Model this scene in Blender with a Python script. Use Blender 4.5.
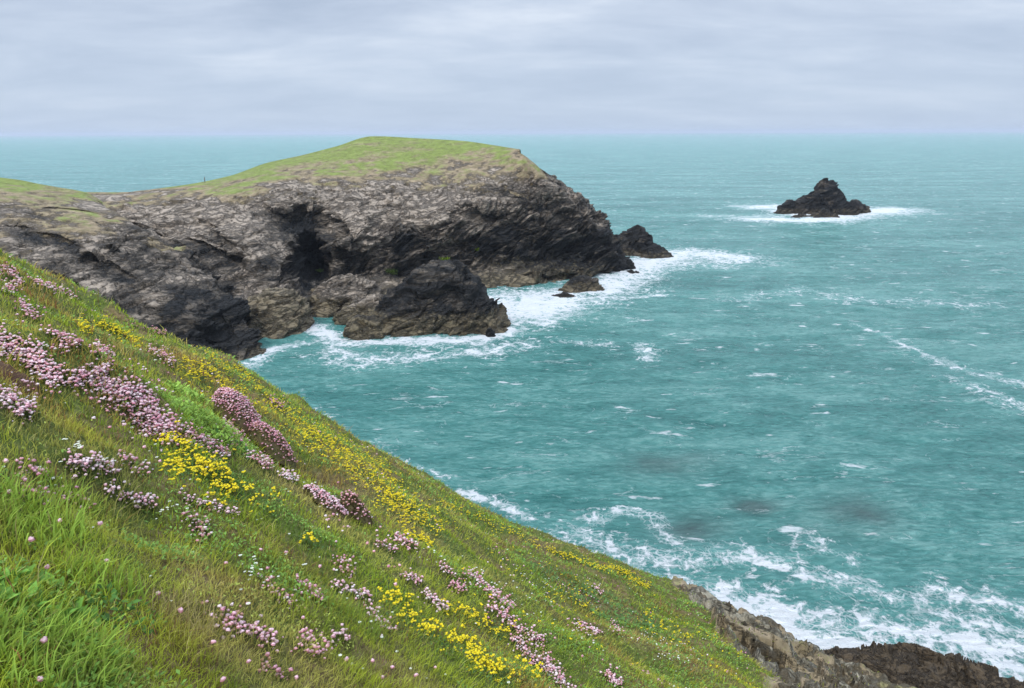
import bpy, math
import numpy as np
R = math.radians
C = bpy.context.scene.collection
S = bpy.context.scene
for o in list(bpy.data.objects): bpy.data.objects.remove(o)

# ------------------------------------------------------------------ camera
H = 40.0; F = 740.0; PITCH = math.atan(211.5/F); ROLL = R(0.22)
cd = bpy.data.cameras.new('camera'); cam = bpy.data.objects.new('camera', cd); C.objects.link(cam)
cd.sensor_width = 36; cd.lens = 36*F/1024; cd.clip_start = .05; cd.clip_end = 90000
from mathutils import Matrix
cam.matrix_world = Matrix.Translation((0, 0, H)) @ Matrix.Rotation(R(90)-PITCH, 4, 'X') @ Matrix.Rotation(-ROLL, 4, 'Z')
S.camera = cam
# ------------------------------------------------------------------ sky
SUN_EL, SUN_AZ = R(52), R(215)        # sun veiled by cloud, behind the viewer's left shoulder
w = bpy.data.worlds.new('World'); S.world = w; w.use_nodes = True
nt = w.node_tree; nt.nodes.clear()
def N(t, typ, **k):
    n = t.nodes.new(typ)
    for a, v in k.items(): setattr(n, a, v)
    return n
def L(t, a, b): t.links.new(a, b)
def ramp(t, fac, stops, interp='LINEAR'):
    n = N(t, 'ShaderNodeValToRGB'); n.color_ramp.interpolation = interp
    e = n.color_ramp.elements
    while len(e) < len(stops): e.new(.5)
    for i, (p, c) in enumerate(stops):
        e[i].position = p; e[i].color = (c if isinstance(c, tuple) else (c, c, c)) + (1,)
    if fac is not None: L(t, fac, n.inputs[0])
    return n.outputs[0]
def mathn(t, op, a, b=None, c=None, clamp=False):
    n = N(t, 'ShaderNodeMath', operation=op, use_clamp=clamp)
    for i, v in enumerate((a, b, c)):
        if v is None: continue
        if isinstance(v, (int, float)): n.inputs[i].default_value = v
        else: L(t, v, n.inputs[i])
    return n.outputs[0]
def mix(t, f, a, b, blend='MIX'):
    n = N(t, 'ShaderNodeMix', data_type='RGBA', blend_type=blend)
    for i, v in ((0, f), (6, a), (7, b)):
        if isinstance(v, (int, float)): n.inputs[i].default_value = v
        elif isinstance(v, tuple): n.inputs[i].default_value = v + (1,)
        else: L(t, v, n.inputs[i])
    return n.outputs[2]
def noise(t, vec, scale, detail=4, rough=.55, dist=0, out=0, typ=None, lac=2.0):
    n = N(t, 'ShaderNodeTexNoise')
    if typ: n.noise_type = typ
    n.inputs['Scale'].default_value = scale; n.inputs['Detail'].default_value = detail
    n.inputs['Roughness'].default_value = rough; n.inputs['Distortion'].default_value = dist
    n.inputs['Lacunarity'].default_value = lac
    if vec is not None: L(t, vec, n.inputs['Vector'])
    return n.outputs[out]
def mapping(t, vec, rot=(0, 0, 0), scale=(1, 1, 1), loc=(0, 0, 0)):
    n = N(t, 'ShaderNodeMapping'); n.inputs['Rotation'].default_value = rot
    n.inputs['Scale'].default_value = scale; n.inputs['Location'].default_value = loc
    L(t, vec, n.inputs['Vector']); return n.outputs[0]
tc = N(nt, 'ShaderNodeTexCoord'); sep = N(nt, 'ShaderNodeSeparateXYZ'); L(nt, tc.outputs['Generated'], sep.inputs[0])
zz = mathn(nt, 'MAXIMUM', sep.outputs[2], 0.0)
den = mathn(nt, 'ADD', zz, 0.16)
cx = mathn(nt, 'DIVIDE', sep.outputs[0], den); cy = mathn(nt, 'DIVIDE', sep.outputs[1], den)
cv = N(nt, 'ShaderNodeCombineXYZ'); L(nt, cx, cv.inputs[0]); L(nt, cy, cv.inputs[1])
m1 = mapping(nt, cv.outputs[0], rot=(0, 0, R(-8)), scale=(.75, 1.15, 1))
n1 = noise(nt, m1, 1.5, 9, .60, .35)
n2 = noise(nt, mapping(nt, cv.outputs[0], rot=(0, 0, R(6)), scale=(.4, 1.0, 1), loc=(3, 7, 0)), .8, 5, .5, .3)
cl = mathn(nt, 'ADD', mathn(nt, 'MULTIPLY', n1, .6), mathn(nt, 'MULTIPLY', n2, .4))
ccol = ramp(nt, cl, [(.34, (.325, .39, .50)), (.44, (.38, .445, .555)), (.52, (.435, .50, .605)), (.64, (.555, .61, .695))])
hz = ramp(nt, zz, [(0, 1.0), (.05, .8), (.15, 0.0)])
ccol = mix(nt, mathn(nt, 'MULTIPLY', hz, .72), ccol, (.375, .455, .57))
# overcast sky: luminance rises towards the zenith
zen = ramp(nt, zz, [(0, 1.0/3), (.26, 1.0/3), (.6, 2.3/3), (1, 1.0)])
ccol = mix(nt, 1.0, ccol, zen, 'MULTIPLY')
sky = N(nt, 'ShaderNodeTexSky', sky_type='NISHITA', sun_disc=False)
sky.sun_elevation = SUN_EL; sky.sun_rotation = SUN_AZ; sky.air_density = 1.0
b1 = N(nt, 'ShaderNodeBackground'); L(nt, sky.outputs[0], b1.inputs[0]); b1.inputs[1].default_value = .05
b2 = N(nt, 'ShaderNodeBackground'); L(nt, ccol, b2.inputs[0]); b2.inputs[1].default_value = 3.05
mx = N(nt, 'ShaderNodeMixShader'); mx.inputs[0].default_value = .94
L(nt, b1.outputs[0], mx.inputs[1]); L(nt, b2.outputs[0], mx.inputs[2])
wo = N(nt, 'ShaderNodeOutputWorld'); L(nt, mx.outputs[0], wo.inputs[0])
# ------------------------------------------------------------------ sun
sl = bpy.data.lights.new('sun', 'SUN'); so = bpy.data.objects.new('sun', sl); C.objects.link(so)
sl.energy = 1.5; sl.angle = R(14); sl.color = (1, .96, .9)
so.rotation_euler = (R(90)-SUN_EL, 0, math.pi-SUN_AZ)
so.location = (0, -20, 90)
S.view_settings.view_transform = 'Standard'; S.view_settings.look = 'None'
S.view_settings.exposure = 0.5; S.view_settings.gamma = 1; S.view_settings.use_curve_mapping = False
S.render.engine = 'CYCLES'; S.cycles.use_denoising = True; S.cycles.max_bounces = 6
S.cycles.diffuse_bounces = 2; S.cycles.transparent_max_bounces = 4

# ------------------------------------------------------------------ helpers
rng = np.random.default_rng(11)
CT, ST = math.cos(PITCH), math.sin(PITCH); CR, SR = math.cos(ROLL), math.sin(ROLL)
def ray(px, py):
    a = (np.asarray(px, float)-512)/F; b = (344-np.asarray(py, float))/F
    u = a*CR + b*SR; v = -a*SR + b*CR
    return u, CT+v*ST, -ST+v*CT
def PY(px, py, Y):
    u, y, z = ray(px, py); s = Y/y
    return np.stack([u*s, y*s, H+z*s], -1)
def PZ(px, py, z0=0.0):
    u, y, z = ray(px, py); s = (z0-H)/z
    return np.stack([u*s, y*s, H+z*s], -1)
def proj(p):
    x, y, z = p[..., 0], p[..., 1], p[..., 2]-H
    d = y*CT - z*ST; u = x/d; v = (y*ST+z*CT)/d
    a = u*CR - v*SR; b = u*SR + v*CR
    return 512+F*a, 344-F*b
_perm = np.random.default_rng(5).permutation(4096)
_grad = np.random.default_rng(6).normal(size=(4096, 3)); _grad /= np.linalg.norm(_grad, axis=1)[:, None]
def pn(p):
    p = np.asarray(p, float); i = np.floor(p).astype(int); f = p-i
    w_ = f*f*f*(f*(f*6-15)+10); r = 0
    for dx in (0, 1):
        for dy in (0, 1):
            for dz in (0, 1):
                h = _perm[(_perm[(_perm[(i[..., 0]+dx) & 4095]+i[..., 1]+dy) & 4095]+i[..., 2]+dz) & 4095]
                g = _grad[h]
                d = g[..., 0]*(f[..., 0]-dx)+g[..., 1]*(f[..., 1]-dy)+g[..., 2]*(f[..., 2]-dz)
                wt = (w_[..., 0] if dx else 1-w_[..., 0])*(w_[..., 1] if dy else 1-w_[..., 1])*(w_[..., 2] if dz else 1-w_[..., 2])
                r = r+d*wt
    return r*1.6
def fbm(p, o=4, g=.5):
    r = 0; a = 1
    for k in range(o): r = r+a*pn(p*(2.03**k)+k*17.3); a *= g
    return r
def ridged(p, o=4, g=.5):
    r = 0; a = 1
    for k in range(o): r = r+a*(1-2*np.abs(pn(p*(2.1**k)+k*31.7))); a *= g
    return r/2
def sstep(x, a, b):
    t = np.clip((x-a)/(b-a), 0, 1); return t*t*(3-2*t)
def rotm(ax, ay, az):
    return np.array(Matrix.Rotation(az, 3, 'Z') @ Matrix.Rotation(ay, 3, 'Y') @ Matrix.Rotation(ax, 3, 'X'))
def mesh(name, V, quads=None, tris=None, mats=(), attrs=None, smooth=True, midx=None):
    me = bpy.data.meshes.new(name)
    V = np.asarray(V, np.float32).reshape(-1, 3)
    nq = 0 if quads is None else len(quads); nt_ = 0 if tris is None else len(tris)
    me.vertices.add(len(V)); me.vertices.foreach_set('co', V.ravel())
    li = []
    if nq: li.append(np.asarray(quads, np.int32).ravel())
    if nt_: li.append(np.asarray(tris, np.int32).ravel())
    li = np.concatenate(li); me.loops.add(len(li)); me.loops.foreach_set('vertex_index', li)
    st = np.concatenate([np.arange(nq)*4, nq*4+np.arange(nt_)*3]).astype(np.int32)
    me.polygons.add(nq+nt_); me.polygons.foreach_set('loop_start', st)
    me.polygons.foreach_set('use_smooth', np.full(nq+nt_, smooth))
    if midx is not None: me.polygons.foreach_set('material_index', np.asarray(midx, np.int32))
    for m in mats: me.materials.append(m)
    for k, v in (attrs or {}).items():
        v = np.asarray(v, np.float32)
        if v.ndim == 1:
            a = me.attributes.new(k, 'FLOAT', 'POINT'); a.data.foreach_set('value', v)
        else:
            a = me.attributes.new(k, 'FLOAT_COLOR', 'POINT')
            a.data.foreach_set('color', np.concatenate([v, np.ones((len(v), 1), np.float32)], 1).ravel())
    me.update(calc_edges=True); me.validate()
    return me
def link(name, me, parent=None, loc=None):
    o = bpy.data.objects.new(name, me); C.objects.link(o)
    if parent: o.parent = parent
    if loc is not None: o.location = loc
    return o
def tag(o, label=None, cat=None, group=None, kind=None):
    for k, v in (('label', label), ('category', cat), ('group', group), ('kind', kind)):
        if v: o[k] = v
    return o
def gridq(nr, nc, wrap=False):
    i = np.arange(nr*nc).reshape(nr, nc)
    if wrap: i = np.concatenate([i, i[:, :1]], 1)
    return np.stack([i[:-1, :-1], i[:-1, 1:], i[1:, 1:], i[1:, :-1]], -1).reshape(-1, 4)
def gnormals(G):
    du = np.gradient(G, axis=1); dv = np.gradient(G, axis=0)
    n = np.cross(du, dv); return n/np.maximum(np.linalg.norm(n, axis=-1, keepdims=True), 1e-9)
def upward(me):
    nz = np.zeros(len(me.polygons)*3, np.float32); me.polygons.foreach_get('normal', nz)
    if nz.reshape(-1, 3)[:, 2].sum() < 0: me.flip_normals()
    return me
def newmat(name):
    m = bpy.data.materials.new(name); m.use_nodes = True; t = m.node_tree
    b = t.nodes['Principled BSDF']; return m, t, b
def attr(t, name, out='Fac'):
    n = N(t, 'ShaderNodeAttribute', attribute_name=name); return n.outputs[out]
def bump(t, b, h, strength, dist, prev=None):
    n = N(t, 'ShaderNodeBump'); n.inputs['Strength'].default_value = strength; n.inputs['Distance'].default_value = dist
    L(t, h, n.inputs['Height'])
    if prev is not None: L(t, prev, n.inputs['Normal'])
    if b is not None: L(t, n.outputs[0], b.inputs['Normal'])
    return n.outputs[0]

# ------------------------------------------------------------------ rock and turf material
STRIKE = (R(0), R(28), R(20))
def rock_material(name, sc=1.0, pale=(.37, .305, .24), mid=(.18, .148, .115), black=(.015, .015, .015),
                  ochre=(.205, .165, .10), strike=STRIKE):
    m, t, b = newmat(name)
    co = N(t, 'ShaderNodeTexCoord').outputs['Object']
    st = mapping(t, co, rot=strike, scale=(.28*sc, .28*sc, 1.0*sc))
    nA = noise(t, st, .35, 8, .62, .6)
    nB = noise(t, mapping(t, co, scale=(sc,)*3), .9, 8, .68, .3)
    nC = noise(t, mapping(t, co, scale=(sc,)*3), .12, 5, .55)
    v = N(t, 'ShaderNodeTexVoronoi', feature='DISTANCE_TO_EDGE'); v.inputs['Scale'].default_value = .55
    wv = mapping(t, co, rot=strike, scale=(.4*sc, .4*sc, 1.3*sc))
    wn = N(t, 'ShaderNodeVectorMath', operation='ADD'); L(t, wv, wn.inputs[0])
    w2 = N(t, 'ShaderNodeVectorMath', operation='SCALE'); w2.inputs[3].default_value = 2.4
    L(t, noise(t, wv, .5, 6, .7, 0, 1), w2.inputs[0]); L(t, w2.outputs[0], wn.inputs[1])
    L(t, wn.outputs[0], v.inputs['Vector'])
    cA = noise(t, mapping(t, co, rot=strike, scale=(.22*sc, .22*sc, .8*sc)), .55, 5, .6, .9)
    cB = noise(t, mapping(t, co, rot=(strike[0]+1.0, strike[1], strike[2]+.8), scale=(.35*sc, .35*sc, .8*sc), loc=(9, 3, 1)), .6, 5, .62, .7)
    crk = lambda n_: ramp(t, mathn(t, 'ABSOLUTE', mathn(t, 'SUBTRACT', n_, .5)), [(0, 0.0), (.012, .45), (.04, 1.0)])
    crack = mathn(t, 'MULTIPLY', crk(cA), crk(cB))
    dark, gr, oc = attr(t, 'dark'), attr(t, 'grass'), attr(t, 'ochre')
    var = mathn(t, 'ADD', mathn(t, 'MULTIPLY', mathn(t, 'SUBTRACT', nA, .5), 1.8), mathn(t, 'MULTIPLY', mathn(t, 'SUBTRACT', nB, .5), 1.0))
    blk = N(t, 'ShaderNodeTexVoronoi'); blk.inputs['Scale'].default_value = .5; L(t, wn.outputs[0], blk.inputs['Vector'])
    bs = N(t, 'ShaderNodeSeparateColor'); L(t, blk.outputs['Color'], bs.inputs[0])
    var = mathn(t, 'ADD', var, mathn(t, 'MULTIPLY', mathn(t, 'SUBTRACT', bs.outputs[0], .5), .35))
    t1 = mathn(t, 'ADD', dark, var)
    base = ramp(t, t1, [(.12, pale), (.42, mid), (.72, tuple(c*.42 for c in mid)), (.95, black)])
    # pale quartz / lichen specks and rust
    sp = ramp(t, noise(t, mapping(t, co, scale=(sc,)*3), 2.2, 6, .7, .2), [(.60, 0.0), (.70, .35)])
    base = mix(t, mathn(t, 'MULTIPLY', sp, mathn(t, 'SUBTRACT', 1.0, mathn(t, 'MULTIPLY', dark, .75), clamp=True)), base, tuple(min(1, c*1.5) for c in pale))
    och = mathn(t, 'MULTIPLY', ramp(t, mathn(t, 'ADD', oc, mathn(t, 'MULTIPLY', mathn(t, 'SUBTRACT', nB, .5), 1.3)), [(.3, 0.0), (.7, 1.0)]), .85)
    base = mix(t, och, base, mix(t, nB, tuple(c*.3 for c in ochre), tuple(c*1.5 for c in ochre)))
    gn = noise(t, co, .5*sc, 7, .65, .3)
    g2 = noise(t, co, .07, 4, .5, .4)
    gcol = ramp(t, gn, [(.3, (.11, .125, .032)), (.45, (.155, .185, .042)), (.6, (.185, .235, .05)), (.75, (.25, .24, .09))])
    gbr = ramp(t, gn, [(.3, (.12, .095, .05)), (.5, (.22, .17, .10)), (.7, (.33, .255, .17))])
    gf = mathn(t, 'ADD', gr, mathn(t, 'MULTIPLY', mathn(t, 'SUBTRACT', nA, .5), .9))
    gf = mathn(t, 'ADD', gf, mathn(t, 'MULTIPLY', mathn(t, 'SUBTRACT', nB, .5), .7))
    turf = mix(t, ramp(t, mathn(t, 'ADD', gf, mathn(t, 'MULTIPLY', mathn(t, 'SUBTRACT', g2, .5), .8)), [(.62, 0.0), (.92, 1.0)]), gbr, gcol)
    gm = ramp(t, gf, [(.38, 0.0), (.52, 1.0)])
    base = mix(t, mathn(t, 'MULTIPLY', mathn(t, 'SUBTRACT', 1.0, crack), .6), base, tuple(c*1.2 for c in black))
    base = mix(t, gm, base, turf)
    L(t, base, b.inputs['Base Color'])
    b.inputs['Roughness'].default_value = .82; b.inputs['Specular IOR Level'].default_value = .25
    hgt = mathn(t, 'ADD', mathn(t, 'MULTIPLY', nA, 1.6), mathn(t, 'MULTIPLY', nB, .9))
    hgt = mathn(t, 'ADD', hgt, mathn(t, 'MULTIPLY', crack, .7))
    hgt = mathn(t, 'MULTIPLY', hgt, mathn(t, 'SUBTRACT', 1.0, mathn(t, 'MULTIPLY', gm, .8)))
    hgt = mathn(t, 'ADD', hgt, mathn(t, 'MULTIPLY', gn, .25))
    bump(t, b, hgt, .95, 1.0/sc)
    return m
MROCK = rock_material('cliff rock and turf', 1.0)
MROCKN = rock_material('near rock and turf', 3.0, pale=(.38, .34, .25), mid=(.23, .20, .14), black=(.04, .034, .028), strike=(R(15), R(35), R(-30)))

def facets(p, seed=0, tilt=.5):
    """blocky fracture: every cell is a tilted plane"""
    p = p+seed*13.7; i0 = np.floor(p).astype(int); best = np.full(p.shape[0], 9e9); out = np.zeros(p.shape[0]); second = np.full(p.shape[0], 9e9)
    rt = np.random.default_rng(77).random((4096, 7))
    for dx in (-1, 0, 1):
        for dy in (-1, 0, 1):
            for dz in (-1, 0, 1):
                c = i0+np.array([dx, dy, dz])
                h = _perm[(_perm[(_perm[c[:, 0] & 4095]+c[:, 1]) & 4095]+c[:, 2]) & 4095]
                rv = rt[h]; q = p-(c+rv[:, :3]); d = (q*q).sum(1)
                val = (rv[:, 3]-.5)+tilt*((rv[:, 4:7]-.5)*2*q).sum(1)
                k = d < best; second = np.where(k, best, np.minimum(second, d)); out = np.where(k, val, out); best = np.where(k, d, best)
    edge = np.clip((np.sqrt(second)-np.sqrt(best))/.12, 0, 1)
    return out, edge
def rockdisp(p, amp, sc=1.0, strike=STRIKE):
    Mx = rotm(*strike); q = (p @ Mx.T)/sc*np.array([.35, .35, 1.0])
    wp = np.stack([pn(p/sc/9+3), pn(p/sc/9+50), pn(p/sc/9+90)], -1)*1.2
    q = q+wp
    d = 1.0*fbm(p/sc/17, 3)+.85*ridged(q/6.5, 4, .55)+.35*ridged(q/1.9+9, 3, .55)
    # blocky steps along the bedding
    s = q[..., 2]/1.5+1.2*pn(q/4+7); s = s-np.floor(s); d = d+.22*np.minimum(s*3, 1)-.25*s
    qa = q/2.6+.25*np.stack([pn(q/1.1), pn(q/1.1+9), pn(q/1.1+19)], -1)
    f1, e1 = facets(qa, 1, .9); f2, e2 = facets(qa*2.7+5, 2, .9)
    f0, e0 = facets(qa*.42+9, 3, .9)
    d = d+1.7*f0+1.25*f1+.55*f2-.4*(1-e0)*(e0 > 0)-.25*(1-e1)-.14*(1-e2)
    return amp*(d-.75)

def catmull(Pn, t):
    n = len(Pn); t = np.clip(t, 0, n-1-1e-6); i = t.astype(int); f = (t-i).reshape((-1,)+(1,)*(Pn.ndim-1))
    g = lambda k: Pn[np.clip(i+k, 0, n-1)]
    p0, p1, p2, p3 = g(-1), g(0), g(1), g(2)
    lin = p1+(p2-p1)*f
    cr = .5*((2*p1)+(-p0+p2)*f+(2*p0-5*p1+4*p2-p3)*f*f+(-p0+3*p1-3*p2+p3)*f**3)
    return .25*lin+.75*cr

# ------------------------------------------------------------------ headland across the cove
# each column is a profile: shore point, then (px, py, distance) up to the skyline, each with dark/grass/ochre
def build_cliff(name, cols, nc, rowdens, hollows, amp, mat, colspan=None):
    G = []
    for c in cols:
        rows = []
        bx, by = c['b']; b = PZ(bx, by)
        rd = np.array([b[0], b[1]])/np.hypot(b[0], b[1])
        at0 = c.get('a0', (.75, 0, .55))
        rows.append(list(b-np.array([rd[0]*1.5, rd[1]*1.5, 4]))+list(at0))
        rows.append(list(b)+list(at0))
        for (x, y, Y, dk, gr, oc) in c['r']: rows.append(list(PY(x, y, Y))+[dk, gr, oc])
        last = np.array(rows[-1][:3]); bk = c.get('back', (0, 1)); 
        rows.append(list(last+np.array([bk[0]*12, bk[1]*12, -c.get('drop', 2.0)]))+[.4, .9, 0])
        e = last+np.array([bk[0]*45, bk[1]*45, 0]); e[2] = -4
        rows.append(list(e)+[.7, .1, .2])
        G.append(rows)
    G = np.array(G)                                 # cols x rows x 6
    G = catmull(G, np.linspace(0, len(cols)-1, nc))
    G = np.swapaxes(G, 0, 1)
    tt = np.concatenate([np.linspace(i, i+1, n, endpoint=False) for i, n in enumerate(rowdens)]+[[len(rowdens)]])
    G = catmull(G, tt)
    P = G[..., :3].copy(); A = G[..., 3:].copy()
    px, py = proj(P)
    front = sstep(6.3, tt[:, None]*np.ones_like(px), tt[:, None]*np.ones_like(px)+.6) if False else (tt < 5.2)[:, None]*1.0
    hol = np.zeros(px.shape)
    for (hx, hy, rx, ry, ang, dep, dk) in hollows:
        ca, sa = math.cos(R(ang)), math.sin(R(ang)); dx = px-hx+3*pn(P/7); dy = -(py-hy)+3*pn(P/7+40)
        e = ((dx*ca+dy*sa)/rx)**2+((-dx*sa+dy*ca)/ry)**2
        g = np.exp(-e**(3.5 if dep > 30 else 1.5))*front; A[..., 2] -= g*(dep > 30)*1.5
        hol += g*dep; A[..., 0] += g*dk  # shade of the cave and hollows painted in as darker rock colour
    P[..., 1] += hol; P[..., 0] += hol*P[..., 0]/np.maximum(P[..., 1], 1)
    nrm = gnormals(P)
    rk = 1-sstep(A[..., 1], .25, .8)
    d = rockdisp(P.reshape(-1, 3), amp).reshape(px.shape); d = d-d[:, :].mean()
    A[..., 1] += (.40*fbm(P/np.array([16, 16, 9.0]), 3)+.25*pn(P/3.5))*sstep(A[..., 1], -.05, .15)*(1-sstep(A[..., 1], .75, 1))
    A[..., 0] += .45*fbm(P/13+70, 3); A[..., 0] -= .22*np.exp(-((P[..., 2]-25)/5.5)**2)*(P[..., 1] > 185)*sstep(-P[..., 0], -5, 20); rk = 1-sstep(A[..., 1], .3, .75)
    # keep the seaward side facing out: normals must point towards the sea, not into the rock
    sgn = np.sign((nrm[..., 1]*-1+nrm[..., 2]*.6).mean()); nrm = nrm*sgn
    up = (1-.7*sstep(nrm[..., 2], .45, .85))*(1-sstep(tt, 4.5, 5.6))[:, None]
    P = P+nrm*(d*(.06+.94*rk)*up-.4*rk)[..., None]
    return P, np.clip(A, -.4, 1.6)

cols = [
 dict(b=(-80, 350), r=[(-80, 300, 165, .7, 0, 0), (-80, 255, 178, .6, 0, 0), (-80, 220, 195, .3, .5, 0), (-80, 207, 206, .2, .8, 0), (-80, 198.5, 216, .1, 1, 0)]),
 dict(b=(60, 345), r=[(60, 300, 165, .7, 0, 0), (60, 255, 178, .6, 0, 0), (60, 213, 195, .25, .35, 0), (60, 203, 206, .2, .6, 0), (60, 194.5, 216, .1, .5, 0)]),
 dict(b=(130, 342), r=[(130, 295, 163, .7, 0, 0), (125, 250, 177, .6, 0, 0), (122, 212, 196, .15, .35, 0), (120, 202, 206, .2, .55, 0), (118, 194.0, 216, .1, .5, 0)]),
 dict(b=(200, 338), r=[(200, 295, 161, .65, 0, 0), (195, 250, 176, .5, 0, 0), (192, 212, 196, -.2, .2, 0), (190, 198, 209, .2, .5, 0), (184, 186.5, 225, .1, .75, 0)]),
 dict(b=(250, 336), a0=(.6, 0, .3), r=[(248, 300, 155, .55, 0, .1), (245, 250, 172, .35, 0, 0), (242, 205, 196, -.1, .15, 0), (238, 190, 212, .1, .55, 0), (228, 177.5, 238, .1, .95, 0)]),
 dict(b=(296, 329), a0=(.6, 0, .4), r=[(294, 297, 162, .6, 0, .1), (285, 250, 176, .4, 0, 0), (280, 204, 198, -.15, .1, 0), (276, 184, 216, .05, .5, 0), (262, 166.0, 248, .1, 1, 0)]),
 dict(b=(324, 308), a0=(.6, 0, .6), r=[(322, 288, 180, .6, 0, .5), (318, 250, 190, .75, 0, 0), (312, 200, 205, -.15, .1, 0), (310, 180, 222, .1, .55, 0), (298, 158.5, 256, .1, 1, 0)]),
 dict(b=(350, 300), a0=(.6, 0, .6), r=[(350, 275, 190, .75, 0, .2), (350, 235, 196, .35, 0, 0), (350, 197, 208, -.1, .1, 0), (348, 177, 226, .05, .6, 0), (335, 149.5, 262, .1, 1, 0)]),
 dict(b=(400, 296), a0=(.7, 0, .6), r=[(400, 272, 196, .65, .0, .2), (400, 235, 200, .4, 0, 0), (398, 202, 210, -.15, .05, 0), (392, 178, 226, .05, .6, 0), (368, 140.5, 266, .1, 1, 0)]),
 dict(b=(450, 293), a0=(.7, 0, .7), r=[(450, 268, 200, .7, 0, .2), (450, 232, 204, .45, 0, 0), (447, 203, 212, -.05, .05, 0), (440, 180, 226, .15, .55, 0), (420, 142.5, 262, .1, 1, 0)]),
 dict(b=(495, 289), a0=(.7, 0, .9), r=[(493, 266, 202, .95, 0, .45), (490, 232, 207, .6, 0, 0), (485, 200, 213, .35, .1, 0), (478, 178, 224, .3, .5, 0), (465, 145.0, 255, .15, .95, 0)]),
 dict(b=(540, 285), a0=(.7, 0, .9), r=[(537, 264, 207, .95, 0, .4), (530, 232, 211, .75, 0, 0), (520, 200, 216, .5, .15, 0), (505, 174, 226, .3, .5, 0), (498, 149.5, 244, .2, .8, 0)]),
 dict(b=(588, 276), a0=(.8, 0, .6), r=[(584, 258, 213, 1, 0, .25), (572, 232, 216, .95, 0, 0), (556, 203, 219, .5, .1, 0), (532, 170, 225, .3, .45, 0), (516, 152.0, 236, .35, .5, 0)]),
 dict(b=(620, 272), a0=(.85, 0, .3), r=[(616, 256, 219, 1, 0, .1), (600, 232, 221, .9, 0, 0), (577, 204, 223, .55, .05, 0), (543, 172, 228, .4, .35, 0), (521, 153.0, 234, .35, .5, 0)]),
 dict(b=(624, 266), a0=(.9, 0, 0), back=(-.7, .7), r=[(620, 250, 229, .9, 0, 0), (604, 226, 230, .7, 0, 0), (582, 201, 231, .6, 0, 0), (544, 171, 234, .4, .3, 0), (519, 153.0, 240, .35, .5, 0)]),
 dict(b=(612, 255), a0=(.9, 0, 0), back=(-.9, .5), r=[(606, 244, 246, .9, 0, 0), (597, 225, 246, .7, 0, 0), (575, 198, 247, .5, 0, 0), (545, 172, 248, .4, .3, 0), (512, 153.0, 252, .35, .5, 0)]),
 dict(b=(560, 240), a0=(.9, 0, 0), back=(-.9, .5), r=[(556, 232, 268, .9, 0, 0), (548, 215, 268, .7, 0, 0), (530, 190, 270, .5, 0, 0), (510, 170, 272, .4, .3, 0), (490, 155.0, 275, .3, .7, 0)]),
]
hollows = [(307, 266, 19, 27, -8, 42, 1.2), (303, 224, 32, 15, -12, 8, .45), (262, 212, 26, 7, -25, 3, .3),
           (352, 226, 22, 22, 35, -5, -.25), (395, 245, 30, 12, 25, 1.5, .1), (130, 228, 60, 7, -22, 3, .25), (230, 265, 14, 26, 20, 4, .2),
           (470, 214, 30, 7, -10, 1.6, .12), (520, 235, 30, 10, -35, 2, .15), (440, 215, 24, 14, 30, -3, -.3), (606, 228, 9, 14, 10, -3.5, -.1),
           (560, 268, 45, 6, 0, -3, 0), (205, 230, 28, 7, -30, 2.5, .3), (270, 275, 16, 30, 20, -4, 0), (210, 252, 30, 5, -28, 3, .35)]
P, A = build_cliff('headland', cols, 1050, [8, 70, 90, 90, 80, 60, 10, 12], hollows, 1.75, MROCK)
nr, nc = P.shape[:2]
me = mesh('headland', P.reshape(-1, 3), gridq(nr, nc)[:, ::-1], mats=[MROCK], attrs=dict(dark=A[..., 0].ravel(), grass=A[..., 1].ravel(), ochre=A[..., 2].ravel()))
headland = tag(link('headland', upward(me)), kind='structure')

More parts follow.
